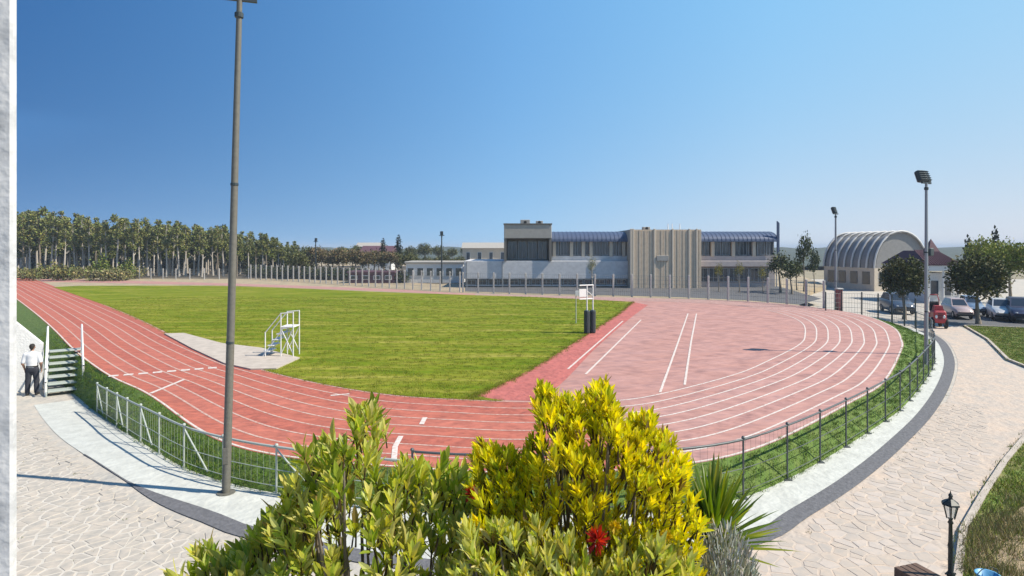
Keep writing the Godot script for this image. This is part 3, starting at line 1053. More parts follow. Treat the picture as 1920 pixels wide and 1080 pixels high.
func main_building() -> void:
	var t := thing("sports_building", "long two-storey building with blue curved roof and beige central block", "building", Vector3(0, 0.5, 0))
	var b := Transform3D(Basis.IDENTITY, Vector3(0, -0.5, 0))
	var zf := -62.0
	var xa := -4.88
	var xb := -0.81
	var xc := 4.01
	var xd := 11.81
	var xe := 18.86
	var xf := 27.10
	# lower storey of the left wing, a band of grey wall over a strip of glazing
	var st := new_st()
	soft_box(st, Vector3(xa, 1.36, zf - 9), Vector3(xd, 3.20, zf), 0.04, b)
	put("wall", done(st), M.wall_grey, t)
	st = new_st()
	box(st, Vector3(xa + 0.1, 0.2, zf - 8.5), Vector3(xd, 1.36, zf - 0.45), b)
	put("lower_wall", done(st), M.wall_dark, t)
	var low_holder := put("glazing_sill", sill(xa + 0.1, xd, 0.62, zf - 0.42, b), M.wall_grey, t)
	low_holder.transform = Transform3D.IDENTITY
	windows_row_at(t, xa + 0.2, xd - 0.1, 0.72, 1.30, zf - 0.40, 15, b)
	# left tower: pale fascia over a deep dark loggia
	st = new_st()
	soft_box(st, Vector3(xb, 5.48, zf - 8), Vector3(xc, 6.88, zf + 0.35), 0.04, b)
	put("fascia", done(st), M.fascia, t)
	st = new_st()
	box(st, Vector3(xb - 0.05, 6.88, zf - 8.1), Vector3(xc + 0.05, 6.99, zf + 0.42), b)
	put("coping", done(st), M.wall_dark, t)
	st = new_st()
	box(st, Vector3(xb, 3.20, zf - 8), Vector3(xb + 0.25, 5.48, zf + 0.3), b)
	box(st, Vector3(xc - 0.25, 3.20, zf - 8), Vector3(xc, 5.48, zf + 0.3), b)
	box(st, Vector3(xb + 0.25, 3.20, zf - 8), Vector3(xc - 0.25, 5.48, zf - 2.2), b)
	put("loggia_wall", done(st), M.wall_dark, t)
	windows_row_at(t, xb + 0.3, xc - 0.3, 3.31, 5.20, zf - 2.15, 4, b)
	# left and right wings of the upper storey
	var parts := [[xc, xd, M.wall_grey, 9], [xe, xf, M.wall_pinkish, 9]]
	for w in parts:
		st = new_st()
		box(st, Vector3(w[0], 3.20, zf - 7), Vector3(w[1], 5.31, zf - 1.1), b)
		put("upper_wall", done(st), M.wall_dark, t)
		st = new_st()
		box(st, Vector3(w[0], 3.20, zf - 1.1), Vector3(w[1], 3.69, zf - 0.72), b)
		put("window_sill", done(st), w[2], t)
		windows_row_at(t, w[0] + 0.05, w[1] - 0.05, 3.74, 5.20, zf - 1.08, w[3], b)
		curved_roof_at(t, w[0] - 0.02, w[1] + 0.05, 5.26, 6.23, zf - 0.3, 2.6, b)
	for px in [4.34, 6.12, 7.32, 8.13, 10.19, 11.49, 20.65, 22.76, 24.88]:
		st = new_st()
		soft_box(st, Vector3(px - 0.17, 3.63, zf - 1.0), Vector3(px + 0.17, 5.20, zf - 0.66), 0.03, b)
		put("pilaster", done(st), M.cream, t)
	# lower storey of the right wing
	st = new_st()
	soft_box(st, Vector3(xe, 2.60, zf - 8), Vector3(xf, 3.20, zf - 0.2), 0.04, b)
	put("wall", done(st), M.wall_pinkish, t)
	st = new_st()
	box(st, Vector3(xe, 0.2, zf - 8), Vector3(xf, 2.60, zf - 0.9), b)
	put("lower_wall", done(st), M.wall_pinkish, t)
	windows_row_at(t, xe + 0.3, xf - 0.6, 1.0, 2.44, zf - 0.88, 7, b)
	# central block of ribbed beige panels
	st = new_st()
	box(st, Vector3(xd, 0.2, zf - 9), Vector3(xe, 6.34, zf + 1.2), b)
	var core := put("central_block", done(st), M.wall_beige, t)
	var n := 26
	for i in n:
		var x := lerpf(xd, xe, (i + 0.5) / n)
		var pn := new_st()
		var hw := (xe - xd) / n * 0.5 - 0.015
		soft_box(pn, Vector3(x - hw, 0.25, zf + 1.2), Vector3(x + hw, 6.26, zf + 1.23 + 0.02 * (i % 2)), 0.008, b)
		put("panel", done(pn), M.wall_beige, core)
	for px in [11.84, 12.05, 14.18, 16.00, 17.65, 18.40]:
		var rib := new_st()
		soft_box(rib, Vector3(px - 0.09, 0.22, zf + 1.2), Vector3(px + 0.09, 6.42, zf + 1.31), 0.02, b)
		put("rib", done(rib), M.cream, core)
	st = new_st()
	soft_box(st, Vector3(14.40, 3.22, zf + 1.2), Vector3(15.57, 3.75, zf + 1.36), 0.02, b)
	put("plaque", done(st), M.fascia, core)
	for px in [xa + 0.3, xb - 0.15, 8.13, xf - 0.25]:
		var dp := new_st()
		tube(dp, b * Vector3(px, 0.5, zf + 0.06), b * Vector3(px, 3.15, zf + 0.06), 0.05, 0.05, 6)
		put("downpipe", done(dp), M.steel, t)
	# end fin
	st = new_st()
	slab(st, [Vector2(xf, 3.20), Vector2(xf + 0.22, 3.20), Vector2(xf + 0.22, 7.05), Vector2(xf, 7.26)], zf - 0.5, zf - 0.3, b)
	put("end_fin", done(st), M.blue_roof, t)
	for px in [16.37, 16.80, 17.61]:
		st = new_st()
		tube(st, b * Vector3(px, 6.34, zf - 2), b * Vector3(px, 7.05, zf - 2), 0.05, 0.04, 6)
		put("antenna", done(st), M.white, t)

func roof_units() -> void:
	var k := 0
	for a in [[1.40, 7.0, "larger air conditioning unit on the left tower roof"], [2.91, 7.0, "smaller air conditioning unit on the left tower roof"], [14.27, 6.36, "air conditioning unit on the beige block roof"]]:
		var t := thing("roof_unit", a[2], "air conditioner", Vector3(a[0], a[1], -65.0))
		var w := 0.5 if k == 0 else 0.36
		var st := new_st()
		soft_box(st, Vector3(-w, 0, -0.4), Vector3(w, 0.5 if k == 0 else 0.38, 0.4), 0.03)
		put("housing", done(st), M.fascia, t)
		st = new_st()
		lathe(st, [Vector2(0.0, 0.02), Vector2(0.16, 0.02), Vector2(0.16, 0.0)], 12)
		put("fan_cover", done(st), M.tyre, t, Transform3D(Basis(Vector3.RIGHT, PI / 2), Vector3(0, 0.22, 0.405)))
		k += 1

func sill(x0: float, x1: float, y: float, z: float, b: Transform3D) -> ArrayMesh:
	var st := new_st()
	box(st, Vector3(x0, y, z - 0.02), Vector3(x1, y + 0.08, z + 0.14), b)
	return done(st)

func windows_row_at(t: Node3D, x0: float, x1: float, y0: float, y1: float, z: float, n: int, b: Transform3D) -> void:
	windows_row(t, x0, x1, y0 + b.origin.y, y1 + b.origin.y, z, n, M.glass, M.steel)

func curved_roof_at(t: Node3D, x0: float, x1: float, y0: float, y1: float, z: float, deep: float, b: Transform3D) -> void:
	curved_roof(t, x0, x1, y0 + b.origin.y, y1 + b.origin.y, z, deep)

func arched_hall() -> void:
	var t := thing("arched_hall", "sports hall with ribbed grey barrel roof behind the palms", "building", Vector3(40.75, 0.3, -64.0), deg_to_rad(12.0))
	# local z runs along the ridge, the gable looks to +z
	var half := 3.2
	var y0 := 2.1
	var rise := 3.75
	var ln := 7.4
	var st := new_st()
	box(st, Vector3(-half, -0.5, -ln), Vector3(half, y0, 0))
	put("wall", done(st), M.cream, t)
	var gable := []
	for k in 17:
		var a := PI * k / 16.0
		gable.append(Vector2(cos(a) * half, y0 + sin(a) * rise))
	var g := new_st()
	slab(g, gable, -0.35, -0.05)
	put("gable", done(g), M.roof_grey, t)
	g = new_st()
	slab(g, gable, -ln + 0.05, -ln + 0.35)
	put("gable", done(g), M.roof_grey, t)
	var r := SurfaceTool.new()
	r.begin(Mesh.PRIMITIVE_TRIANGLES)
	r.set_smooth_group(0)
	for k in 16:
		var p: Vector2 = gable[k]
		var q: Vector2 = gable[k + 1]
		quad(r, Vector3(p.x, p.y, 0.2), Vector3(p.x, p.y, -ln - 0.2), Vector3(q.x, q.y, -ln - 0.2), Vector3(q.x, q.y, 0.2))
	var roof := put("roof", done(r), M.roof_grey, t)
	for i in 8:
		var z := 0.1 - ln * i / 7.0
		var pts := []
		for k in 17:
			var a := PI * k / 16.0
			pts.append(Vector3(cos(a) * (half + 0.12), y0 + sin(a) * (rise + 0.12), z))
		put("roof_rib", rail_mesh(pts, 0.11), M.roof_rib, roof)
	for i in 4:
		var w := new_st()
		box(w, Vector3(-half - 0.06, 0.4, -1.6 - i * 1.7), Vector3(-half + 0.02, 1.7, -0.6 - i * 1.7))
		put("window", done(w), M.glass, t)
	for i in 3:
		var w := new_st()
		box(w, Vector3(-2.6 + i * 2.0, 0.4, -0.02), Vector3(-1.4 + i * 2.0, 1.7, 0.06))
		put("window", done(w), M.glass, t)

func maroon_house() -> void:
	var t := thing("portico_house", "white house with maroon tiled roof and small pyramid turret between two round trees", "house", Vector3(35.05, 0, -50.0))
	var w := 36.28 - 33.83
	var x0 := -w * 0.5
	var x1 := w * 0.5
	var st := new_st()
	box(st, Vector3(x0, -0.3, -5), Vector3(x1, 2.45, 0))
	put("wall", done(st), M.plaster, t)
	st = new_st()
	soft_box(st, Vector3(x0 - 0.25, 2.62, -5.2), Vector3(x1 + 0.25, 3.10, 0.55), 0.03)
	put("cornice", done(st), M.white, t)
	st = new_st()
	var ya := 3.10
	var yb := 4.28
	quad(st, Vector3(x0 - 0.35, ya, 0.65), Vector3(x1 + 0.35, ya, 0.65), Vector3(x1 - 0.3, yb, -1.8), Vector3(x0 + 0.3, yb, -1.8))
	quad(st, Vector3(x1 + 0.35, ya, 0.65), Vector3(x1 + 0.35, ya, -5.4), Vector3(x1 - 0.3, yb, -3.2), Vector3(x1 - 0.3, yb, -1.8))
	quad(st, Vector3(x0 - 0.35, ya, -5.4), Vector3(x0 - 0.35, ya, 0.65), Vector3(x0 + 0.3, yb, -1.8), Vector3(x0 + 0.3, yb, -3.2))
	quad(st, Vector3(x0 + 0.3, yb, -1.8), Vector3(x1 - 0.3, yb, -1.8), Vector3(x1 - 0.3, yb, -3.2), Vector3(x0 + 0.3, yb, -3.2))
	var roof := put("roof", done(st), M.maroon, t)
	for i in 14:
		var c := new_st()
		var x := lerpf(x0 - 0.2, x1 + 0.2, i / 13.0)
		tube(c, Vector3(x, ya + 0.03, 0.68), Vector3(lerpf(x0 + 0.35, x1 - 0.35, i / 13.0), yb + 0.03, -1.78), 0.06, 0.06, 6)
		put("tile_row", done(c), M.maroon, roof)
	st = new_st()
	var cx := 35.66 - 35.05
	var yt := 5.29
	var base := [Vector3(cx - 0.55, yb - 0.3, -1.4), Vector3(cx + 0.55, yb - 0.3, -1.4), Vector3(cx + 0.55, yb - 0.3, -2.5), Vector3(cx - 0.55, yb - 0.3, -2.5)]
	for i in 4:
		tri(st, base[i], base[(i + 1) % 4], Vector3(cx, yt, -1.95))
	put("turret", done(st), M.maroon, roof)
	for s in 2:
		var a := lerpf(x0, x1, 0.16 + s * 0.42)
		var f := new_st()
		box(f, Vector3(a, 0.55, 0.0), Vector3(a + 0.75, 1.9, 0.05))
		var win := put("window", done(f), M.white, t)
		var gl := new_st()
		box(gl, Vector3(a + 0.07, 0.62, 0.05), Vector3(a + 0.68, 1.83, 0.07))
		put("pane", done(gl), M.glass, win)
	for s in 3:
		var c := new_st()
		var x := lerpf(x0, x1, s * 0.5)
		tube(c, Vector3(x, -0.1, 0.4), Vector3(x, 2.62, 0.4), 0.1, 0.085, 10)
		put("column", done(c), M.white, t)

func low_house(label: String, at: Vector3, w: float, d: float, h: float, wall: Material, roof: Material, n: int, pitched: bool) -> void:
	var t := thing("low_building", label, "building", at)
	var st := new_st()
	box(st, Vector3(-w / 2, -0.5, -d), Vector3(w / 2, h, 0))
	put("wall", done(st), wall, t)
	var r := new_st()
	if pitched:
		slab(r, [Vector2(0.3, h), Vector2(-d / 2, h + d * 0.22), Vector2(-d - 0.3, h), Vector2(-d - 0.3, h - 0.1), Vector2(0.3, h - 0.1)], -w / 2 - 0.2, w / 2 + 0.2, Transform3D(Basis(Vector3.UP, -PI / 2), Vector3.ZERO))
	else:
		soft_box(r, Vector3(-w / 2 - 0.15, h, -d - 0.15), Vector3(w / 2 + 0.15, h + 0.25, 0.15), 0.04)
	put("roof", done(r), roof, t)
	for i in n:
		var x := lerpf(-w / 2, w / 2, (i + 0.5) / n)
		var f := new_st()
		box(f, Vector3(x - 0.4, h * 0.35, 0.0), Vector3(x + 0.4, h * 0.8, 0.05))
		var o := put("window", done(f), M.white, t)
		var g := new_st()
		box(g, Vector3(x - 0.33, h * 0.35 + 0.07, 0.05), Vector3(x + 0.33, h * 0.8 - 0.07, 0.07))
		put("pane", done(g), M.glass, o)

# ---------------------------------------------------------------- sports equipment and stairs
func judges_stand(at: Vector3, turn: float) -> void:
	var t := thing("judges_stand", "white tubular stepped judges stand at the grass edge beside the pale slab", "stand", at, turn)
	var m: Material = M.white
	for z in [-0.32, 0.32]:
		for p in [[-0.52, 0.92], [0.05, 1.62], [0.50, 1.66]]:
			var st := new_st()
			tube(st, Vector3(p[0], 0, z), Vector3(p[0], p[1], z), 0.022, 0.022, 8)
			put("upright", done(st), m, t)
		for q in [[Vector3(-0.62, 0.02, z), Vector3(0.18, 1.12, z)], [Vector3(-0.52, 0.90, z), Vector3(0.05, 1.60, z)], [Vector3(0.05, 1.60, z), Vector3(0.5, 1.64, z)], [Vector3(0.05, 0.12, z), Vector3(0.5, 1.05, z)], [Vector3(0.5, 0.12, z), Vector3(0.05, 1.05, z)]]:
			var st := new_st()
			tube(st, q[0], q[1], 0.018, 0.018, 7)
			put("side_rail", done(st), m, t)
	for k in 5:
		var st := new_st()
		soft_box(st, Vector3(-0.60 + k * 0.16, 0.20 + k * 0.21, -0.34), Vector3(-0.36 + k * 0.16, 0.235 + k * 0.21, 0.34), 0.01)
		put("step", done(st), m, t)
	var pl := new_st()
	soft_box(pl, Vector3(0.02, 1.08, -0.34), Vector3(0.52, 1.12, 0.34), 0.01)
	put("platform", done(pl), m, t)

func padded_frame(at: Vector3, turn: float) -> void:
	var t := thing("padded_goal_frame", "white tubular frame with dark padded lower posts at the corner of the grass", "goal frame", at, turn)
	for s in [-0.17, 0.17]:
		var st := new_st()
		tube(st, Vector3(s, 0, 0), Vector3(s, 2.28, 0), 0.035, 0.035, 10)
		put("post", done(st), M.white, t)
		var pd := new_st()
		lathe(pd, [Vector2(0.0, 0.02), Vector2(0.125, 0.02), Vector2(0.14, 0.06), Vector2(0.14, 1.02), Vector2(0.12, 1.08), Vector2(0.036, 1.09)], 12, Vector3(s, 0, 0))
		put("padding", done(pd), M.dark_steel, t)
		var di := new_st()
		tube(di, Vector3(s, 1.75, 0), Vector3(s - 0.42, 2.05, 0), 0.022, 0.022, 8)
		put("stay", done(di), M.white, t)
	for y in [1.62, 2.26]:
		var c := new_st()
		tube(c, Vector3(-0.6, y, 0), Vector3(0.20, y, 0), 0.03, 0.03, 8)
		put("crossbar", done(c), M.white, t)
	var bd := new_st()
	soft_box(bd, Vector3(-0.62, 1.72, -0.02), Vector3(-0.22, 2.08, 0.02), 0.01)
	put("board", done(bd), M.white, t)

func marker_pole(at: Vector3) -> void:
	var t := thing("marker_pole", "thin pale pole with small white board standing in the grass", "pole", at)
	var st := new_st()
	tube(st, Vector3.ZERO, Vector3(0, 1.7, 0), 0.028, 0.022, 8)
	put("pole", done(st), M.pale_steel, t)
	st = new_st()
	soft_box(st, Vector3(-0.04, 1.45, -0.015), Vector3(0.34, 1.72, 0.03), 0.008)
	put("board", done(st), M.white, t)

func metal_stairs(at: Vector3, turn: float) -> void:
	var t := thing("metal_stairs", "pale metal stairs with handrails leading up to the track", "stairs", at, turn)
	# local -z climbs
	var n := 7
	var run := 0.44
	var rise := 0.165
	var w := 0.47
	for k in n:
		var st := new_st()
		soft_box(st, Vector3(-w, rise * (k + 1) - 0.045, -run * (k + 1)), Vector3(w, rise * (k + 1), -run * k + 0.03), 0.01)
		put("step", done(st), M.pale_steel, t)
	for s in [-1.0, 1.0]:
		var st := new_st()
		slab(st, [Vector2(0.08, -0.12), Vector2(0.08, 0.10), Vector2(-run * n, rise * n + 0.02), Vector2(-run * n, rise * n - 0.24)], -0.02, 0.02, Transform3D(Basis(Vector3.UP, -PI / 2), Vector3(s * (w + 0.025), 0, 0)))
		put("stringer", done(st), M.pale_steel, t)
		for k in [0, 3, 6]:
			var p := new_st()
			tube(p, Vector3(s * (w + 0.05), rise * k - 0.05, -run * k - 0.1), Vector3(s * (w + 0.05), rise * k + 1.06, -run * k - 0.1), 0.034, 0.034, 8)
			put("baluster", done(p), M.white, t)
		for h in [1.0, 0.55]:
			put("handrail", rail_mesh([Vector3(s * (w + 0.05), h - 0.05, 0.12), Vector3(s * (w + 0.05), h, -0.1), Vector3(s * (w + 0.05), h + rise * 3, -run * 3 - 0.1), Vector3(s * (w + 0.05), h + rise * 6.2, -run * 6 - 0.1), Vector3(s * (w + 0.05), h + rise * 6.3, -run * 7)], 0.032), M.white, t)

# ---------------------------------------------------------------- near shrubs
func sprig_mesh(n: int, ln: float, w: float, open: float, hue: Vector3, hue2: Vector3, stem: float, broad: float) -> ArrayMesh:
	var st := new_st()
	st.set_color(tint(Vector3(0.10, 0.075, 0.035), 0.2))
	tube(st, Vector3(0, -stem, 0), Vector3(0, ln * 0.25, 0), 0.005, 0.003, 5, false)
	for i in n:
		var t := float(i) / n
		var a := i * 2.4 + rng.randf() * 0.4
		var tilt := deg_to_rad(lerpf(open, 10.0, t) + rng.randf_range(-9, 9))
		var along := Vector3(cos(a) * sin(tilt), cos(tilt), sin(a) * sin(tilt))
		var side := Vector3(-sin(a), 0, cos(a)).rotated(along, rng.randf_range(-0.5, 0.5))
		var s := rng.randf_range(0.75, 1.15)
		st.set_color(tint(Vector3(0.30, 0.19, 0.07) if rng.randf() < 0.035 else (hue2 if rng.randf() < 0.35 else hue), 0.26))
		leaf(st, Vector3(0, -stem * 0.55 * (1.0 - t) + ln * 0.12 * t, 0), along, side, ln * s, w * s, rng.randf_range(0.0, 0.25), 0.3, broad)
	return done(st)

func env_at(env: Array, x: float) -> float:
	for i in env.size() - 1:
		if x >= env[i].x and x <= env[i + 1].x:
			return lerpf(env[i].y, env[i + 1].y, (x - env[i].x) / (env[i + 1].x - env[i].x))
	return env[-1].y

func shrub(called: String, label: String, category: String, env: Array, z0: float, deep: float, floor_y: float, count: int, variants: Array, stems: int, lowest: float) -> Node3D:
	var x0: float = env[0].x
	var x1: float = env[-1].x
	var c := Vector3((x0 + x1) / 2, floor_y, z0)
	var t := thing(called, label, category, c)
	var spots := []
	for i in count:
		var x := rng.randf_range(x0, x1)
		var z := rng.randf_range(-deep, deep)
		var back := z / deep
		var top := env_at(env, x) - 0.10 * back * back - 0.10 * maxf(back, 0.0)
		var y := top - 0.06 - pow(rng.randf(), 1.15) * (top - lowest) - (0.0 if i % 3 else 0.02)
		if i % 4 == 0:
			y = top - rng.randf_range(0.04, 0.10)
		spots.append(Vector3(x, y, z0 + z))
	# crests first: sprigs that stand right at the outline
	spots.sort_custom(func(a, b): return a.y - a.z * -0.3 > b.y - b.z * -0.3)
	for i in stems:
		var p: Vector3 = spots[(i * 7) % spots.size()] - c
		var f := Vector3(p.x * 0.45, -0.05, p.z * 0.4)
		var o := Vector3(rng.randf_range(-0.06, 0.06), 0, rng.randf_range(-0.06, 0.06))
		put("stem", smooth_tube([f, f.lerp(p, 0.5) + o, p], [0.012, 0.008, 0.004], 6), M.bark, t)
	var rest := SurfaceTool.new()
	rest.begin(Mesh.PRIMITIVE_TRIANGLES)
	for i in spots.size():
		var p: Vector3 = spots[i] - c
		var lean := Vector3(p.x / (x1 - x0) * 0.9 + rng.randfn() * 0.16, 1.0, p.z / deep * 0.25 + rng.randfn() * 0.16).normalized()
		var b := Basis(Quaternion(Vector3.UP, lean)) * Basis(Vector3.UP, rng.randf() * TAU)
		var tr := Transform3D(b.scaled(Vector3.ONE * rng.randf_range(0.75, 1.15)), p)
		var v: ArrayMesh = variants[rng.randi() % variants.size()]
		if i < 296:
			put("leaf_sprig", v, M.near_leaf, t, tr)
		else:
			rest.append_from(v, 0, tr)
	if spots.size() > 296:
		var o := put("inner_leaf_sprigs", rest.commit(), M.near_leaf, t)
		o.set_meta("kind", "stuff")
	return t

func flower_mesh(r: float, hue: Vector3) -> ArrayMesh:
	var st := new_st()
	for i in 130:
		var d := Vector3(rng.randfn(), rng.randfn() + 0.5, rng.randfn()).normalized()
		var side := d.cross(Vector3(rng.randfn(), rng.randfn(), rng.randfn())).normalized()
		st.set_color(tint(hue, 0.25))
		leaf(st, d * r * 0.15, d, side, r * rng.randf_range(0.6, 1.1), r * 0.16, 0.1, 0.2)
	return done(st)

func spiky_plant(at: Vector3) -> void:
	var t := thing("yucca_plant", "green spiky yucca between the yellow shrub and the walkway", "plant", at)
	var st := SurfaceTool.new()
	st.begin(Mesh.PRIMITIVE_TRIANGLES)
	st.set_smooth_group(0)
	add_path(st, [Vector3(0, -0.5, 0), Vector3(0.01, -0.2, 0), Vector3(0, 0.03, 0)], [0.06, 0.055, 0.045], 9)
	put("trunk", done(st), M.bark, t)
	var vs := []
	for v in 5:
		var b := new_st()
		b.set_color(tint([Vector3(0.14, 0.22, 0.04), Vector3(0.17, 0.26, 0.04), Vector3(0.24, 0.31, 0.05), Vector3(0.13, 0.20, 0.06), Vector3(0.30, 0.30, 0.07)][v], 0.1))
		var w := 0.019
		var ln := 0.43
		var last := []
		for k in 7:
			var s := k / 6.0
			var ww := w * (0.7 + 1.2 * s * (1.0 - s)) * (1.0 - pow(s, 4.0))
			var p := Vector3(0, ln * s, 0.05 * s * s)
			var row := [p + Vector3(-ww, 0, 0.35 * ww), p, p + Vector3(ww, 0, 0.35 * ww)]
			if k:
				quad(b, last[0], last[1], row[1], row[0])
				quad(b, last[1], last[2], row[2], row[1])
			last = row
		vs.append(done(b))
	for i in 132:
		var tilt := lerpf(3.0, 78.0, pow(i / 131.0, 1.1)) + rng.randf_range(-7, 7)
		var b := Basis(Vector3.UP, i * 2.39996) * Basis(Vector3.RIGHT, deg_to_rad(tilt))
		put("blade", vs[rng.randi() % 5], M.near_leaf, t, Transform3D(b.scaled(Vector3.ONE * rng.randf_range(0.72, 1.05)), Vector3(0, 0.02 - 0.05 * i / 131.0, 0)))

func grey_shrub(at: Vector3) -> void:
	var t := thing("lavender_cotton_shrub", "low silver-grey fine-leaved shrub in front of the yucca", "shrub", at)
	var st := new_st()
	for i in 6500:
		var d := Vector3(rng.randfn(), absf(rng.randfn()) * 1.1, rng.randfn()).normalized()
		var r := pow(rng.randf(), 0.35)
		var p := d * Vector3(0.22, 0.76, 0.2) * r
		var along := (d + Vector3(0, 0.8, 0) + Vector3(rng.randfn(), rng.randfn(), rng.randfn()) * 0.3).normalized()
		var side := along.cross(Vector3(rng.randfn(), rng.randfn(), rng.randfn())).normalized() * 0.0032
		st.set_color(tint(Vector3(0.44, 0.44, 0.38) if rng.randf() < 0.75 else Vector3(0.24, 0.24, 0.19), 0.25))
		var e := p + along * rng.randf_range(0.03, 0.06)
		quad(st, p - side, p + side, e + side * 0.6, e - side * 0.6)
	var o := put("foliage", done(st), M.leaf, t)
	o.set_meta("kind", "stuff")
	for i in 8:
		var a := TAU * i / 8.0
		put("stem", smooth_tube([Vector3(cos(a) * 0.02, -0.02, sin(a) * 0.02), Vector3(cos(a) * 0.09, 0.22, sin(a) * 0.09), Vector3(cos(a) * 0.13, 0.6, sin(a) * 0.13)], [0.007, 0.005, 0.003], 5), M.bark, t)

# ---------------------------------------------------------------- sky
func sky_panorama(sun_az: float, exposure: float) -> ImageTexture:
	var w := 512
	var h := 256
	var im := Image.create(w, h, false, Image.FORMAT_RGBF)
	# azimuth is counted from straight ahead (-z) to the right; colours by nearness to the sun's bearing
	var high := [Vector3(48, 96, 158), Vector3(56, 108, 170), Vector3(106, 168, 228), Vector3(130, 196, 247), Vector3(142, 204, 249), Vector3(154, 208, 248)]
	var horizon := [Vector3(112, 156, 202), Vector3(122, 164, 210), Vector3(170, 210, 243), Vector3(216, 227, 240), Vector3(228, 230, 237), Vector3(231, 233, 238)]
	var steps := [0.0, 0.18, 0.5, 0.695, 0.82, 1.0]
	for j in h:
		var el := (0.5 - (j + 0.5) / h) * 180.0
		for i in w:
			var az := (i + 0.5) / w * 360.0
			var s := 0.5 + 0.5 * cos(deg_to_rad(az - sun_az))
			var k := 0
			while k < 4 and s > steps[k + 1]:
				k += 1
			var t: float = clampf((s - steps[k]) / (steps[k + 1] - steps[k]), 0.0, 1.0)
			var a: Vector3 = high[k].lerp(high[k + 1], t)
			var b: Vector3 = horizon[k].lerp(horizon[k + 1], t)
			var e := maxf(el, 0.0)
			var c: Vector3 = a.lerp(b, exp(-e / lerpf(7.5, 12.5, s)))
			c = c.lerp(Vector3(58, 112, 176), smoothstep(22.0, 80.0, e) * 0.8)
			var l := Color(c.x / 255.0, c.y / 255.0, c.z / 255.0).srgb_to_linear()
			im.set_pixel(i, j, Color(l.r / exposure, l.g / exposure, l.b / exposure))
	return ImageTexture.create_from_image(im)

func _ready() -> void:
	rng.seed = 11
	# ---- camera
	var cam := Camera3D.new()
	cam.name = "camera"
	cam.position = Vector3(0, 4.5, 0)
	cam.near = 0.1
	cam.far = 3000.0
	cam.projection = Camera3D.PROJECTION_FRUSTUM
	cam.size = 0.1 * 1080.0 / 1144.0
	cam.frustum_offset = Vector2(0, -0.1 * 75.0 / 1144.0)
	add_child(cam)
	cam.current = true
	# ---- sky, exposure
	var exposure := 1.75
	var env := Environment.new()
	var sky := Sky.new()
	var pan := PanoramaSkyMaterial.new()
	pan.panorama = sky_panorama(90.0, exposure)
	sky.sky_material = pan
	env.background_mode = Environment.BG_SKY
	env.sky = sky
	env.tonemap_mode = Environment.TONE_MAPPER_LINEAR
	env.tonemap_exposure = exposure
	env.fog_enabled = true
	env.fog_density = 0.0006
	env.fog_light_color = Color(0.80, 0.87, 0.95)
	env.sdfgi_enabled = true
	env.ssao_enabled = true
	env.ssil_enabled = true
	var we := WorldEnvironment.new()
	we.environment = env
	add_child(we)
	# ---- sun: from the right, a little behind
	var sun := DirectionalLight3D.new()
	sun.light_energy = 1.25
	sun.light_color = Color(1.0, 0.96, 0.89)
	sun.light_angular_distance = 0.5
	sun.shadow_enabled = true
	var el := deg_to_rad(48.0)
	var az := deg_to_rad(100.0)
	add_child(sun)
	sun.look_at_from_position(Vector3(sin(az) * cos(el), sin(el), -cos(az) * cos(el)) * 50.0, Vector3.ZERO)
	make_materials()
	build_ground()
	build_track()
	build_plaza()
	main_building()
	roof_units()
	arched_hall()
	maroon_house()
	build_far()
	build_fences()
	build_equipment()
	build_trees()
	build_near()

func build_ground() -> void:
	var st := new_st()
	up_quad(st, Vector3(-1500, -0.62, -1800), Vector3(1500, -0.62, -1800), Vector3(1500, -0.62, 300), Vector3(-1500, -0.62, 300))
	struct("ground", done(st), M.ground)

var outer_ctl := [Vector2(-120, -135), Vector2(-37, -45.8), Vector2(-15.9, -22.5), Vector2(-10, -16.7), Vector2(-5.6, -12.3), Vector2(-1.5, -11.0), Vector2(0.9, -10.85), Vector2(3.05, -11.2), Vector2(5.2, -12.4), Vector2(8.8, -15.8), Vector2(11.2, -18.3), Vector2(15, -23.5), Vector2(16.9, -26.4), Vector2(19.4, -31.1), Vector2(21.0, -36.9), Vector2(20.0, -42.4), Vector2(17.0, -46.2), Vector2(10.2, -48.9), Vector2(-4.2, -54.0), Vector2(-13, -60.0), Vector2(-32, -69.0), Vector2(-62, -80.0)]
var inner_ctl := [Vector2(-116.5, -138), Vector2(-33.9, -48.7), Vector2(-13.1, -25.1), Vector2(-7.9, -19.8), Vector2(-3.85, -16.9), Vector2(-0.9, -16.05), Vector2(0.9, -15.9), Vector2(2.6, -16.0), Vector2(4.1, -16.8), Vector2(7.0, -19.3), Vector2(9.0, -21.6), Vector2(11.8, -25.2), Vector2(13.4, -28.0), Vector2(15.4, -32.5), Vector2(16.3, -36.6), Vector2(16.2, -40.9), Vector2(14.2, -44.0), Vector2(9.4, -46.4), Vector2(-4.1, -52.0), Vector2(-12.8, -56.8), Vector2(-32, -65.5), Vector2(-56, -72.5)]
var foot_ctl := [Vector2(-121.5, -133.6), Vector2(-38.4, -44.4), Vector2(-14.5, -20.4), Vector2(-8.5, -14.1), Vector2(-5.5, -11.7), Vector2(-1.7, -10.4), Vector2(0.9, -10.25), Vector2(3.4, -10.6), Vector2(5.6, -12.05), Vector2(9.35, -15.5), Vector2(11.75, -18.0), Vector2(15.9, -23.0), Vector2(17.9, -26.0), Vector2(21.0, -31.0), Vector2(22.6, -37.6), Vector2(21.6, -44.0)]

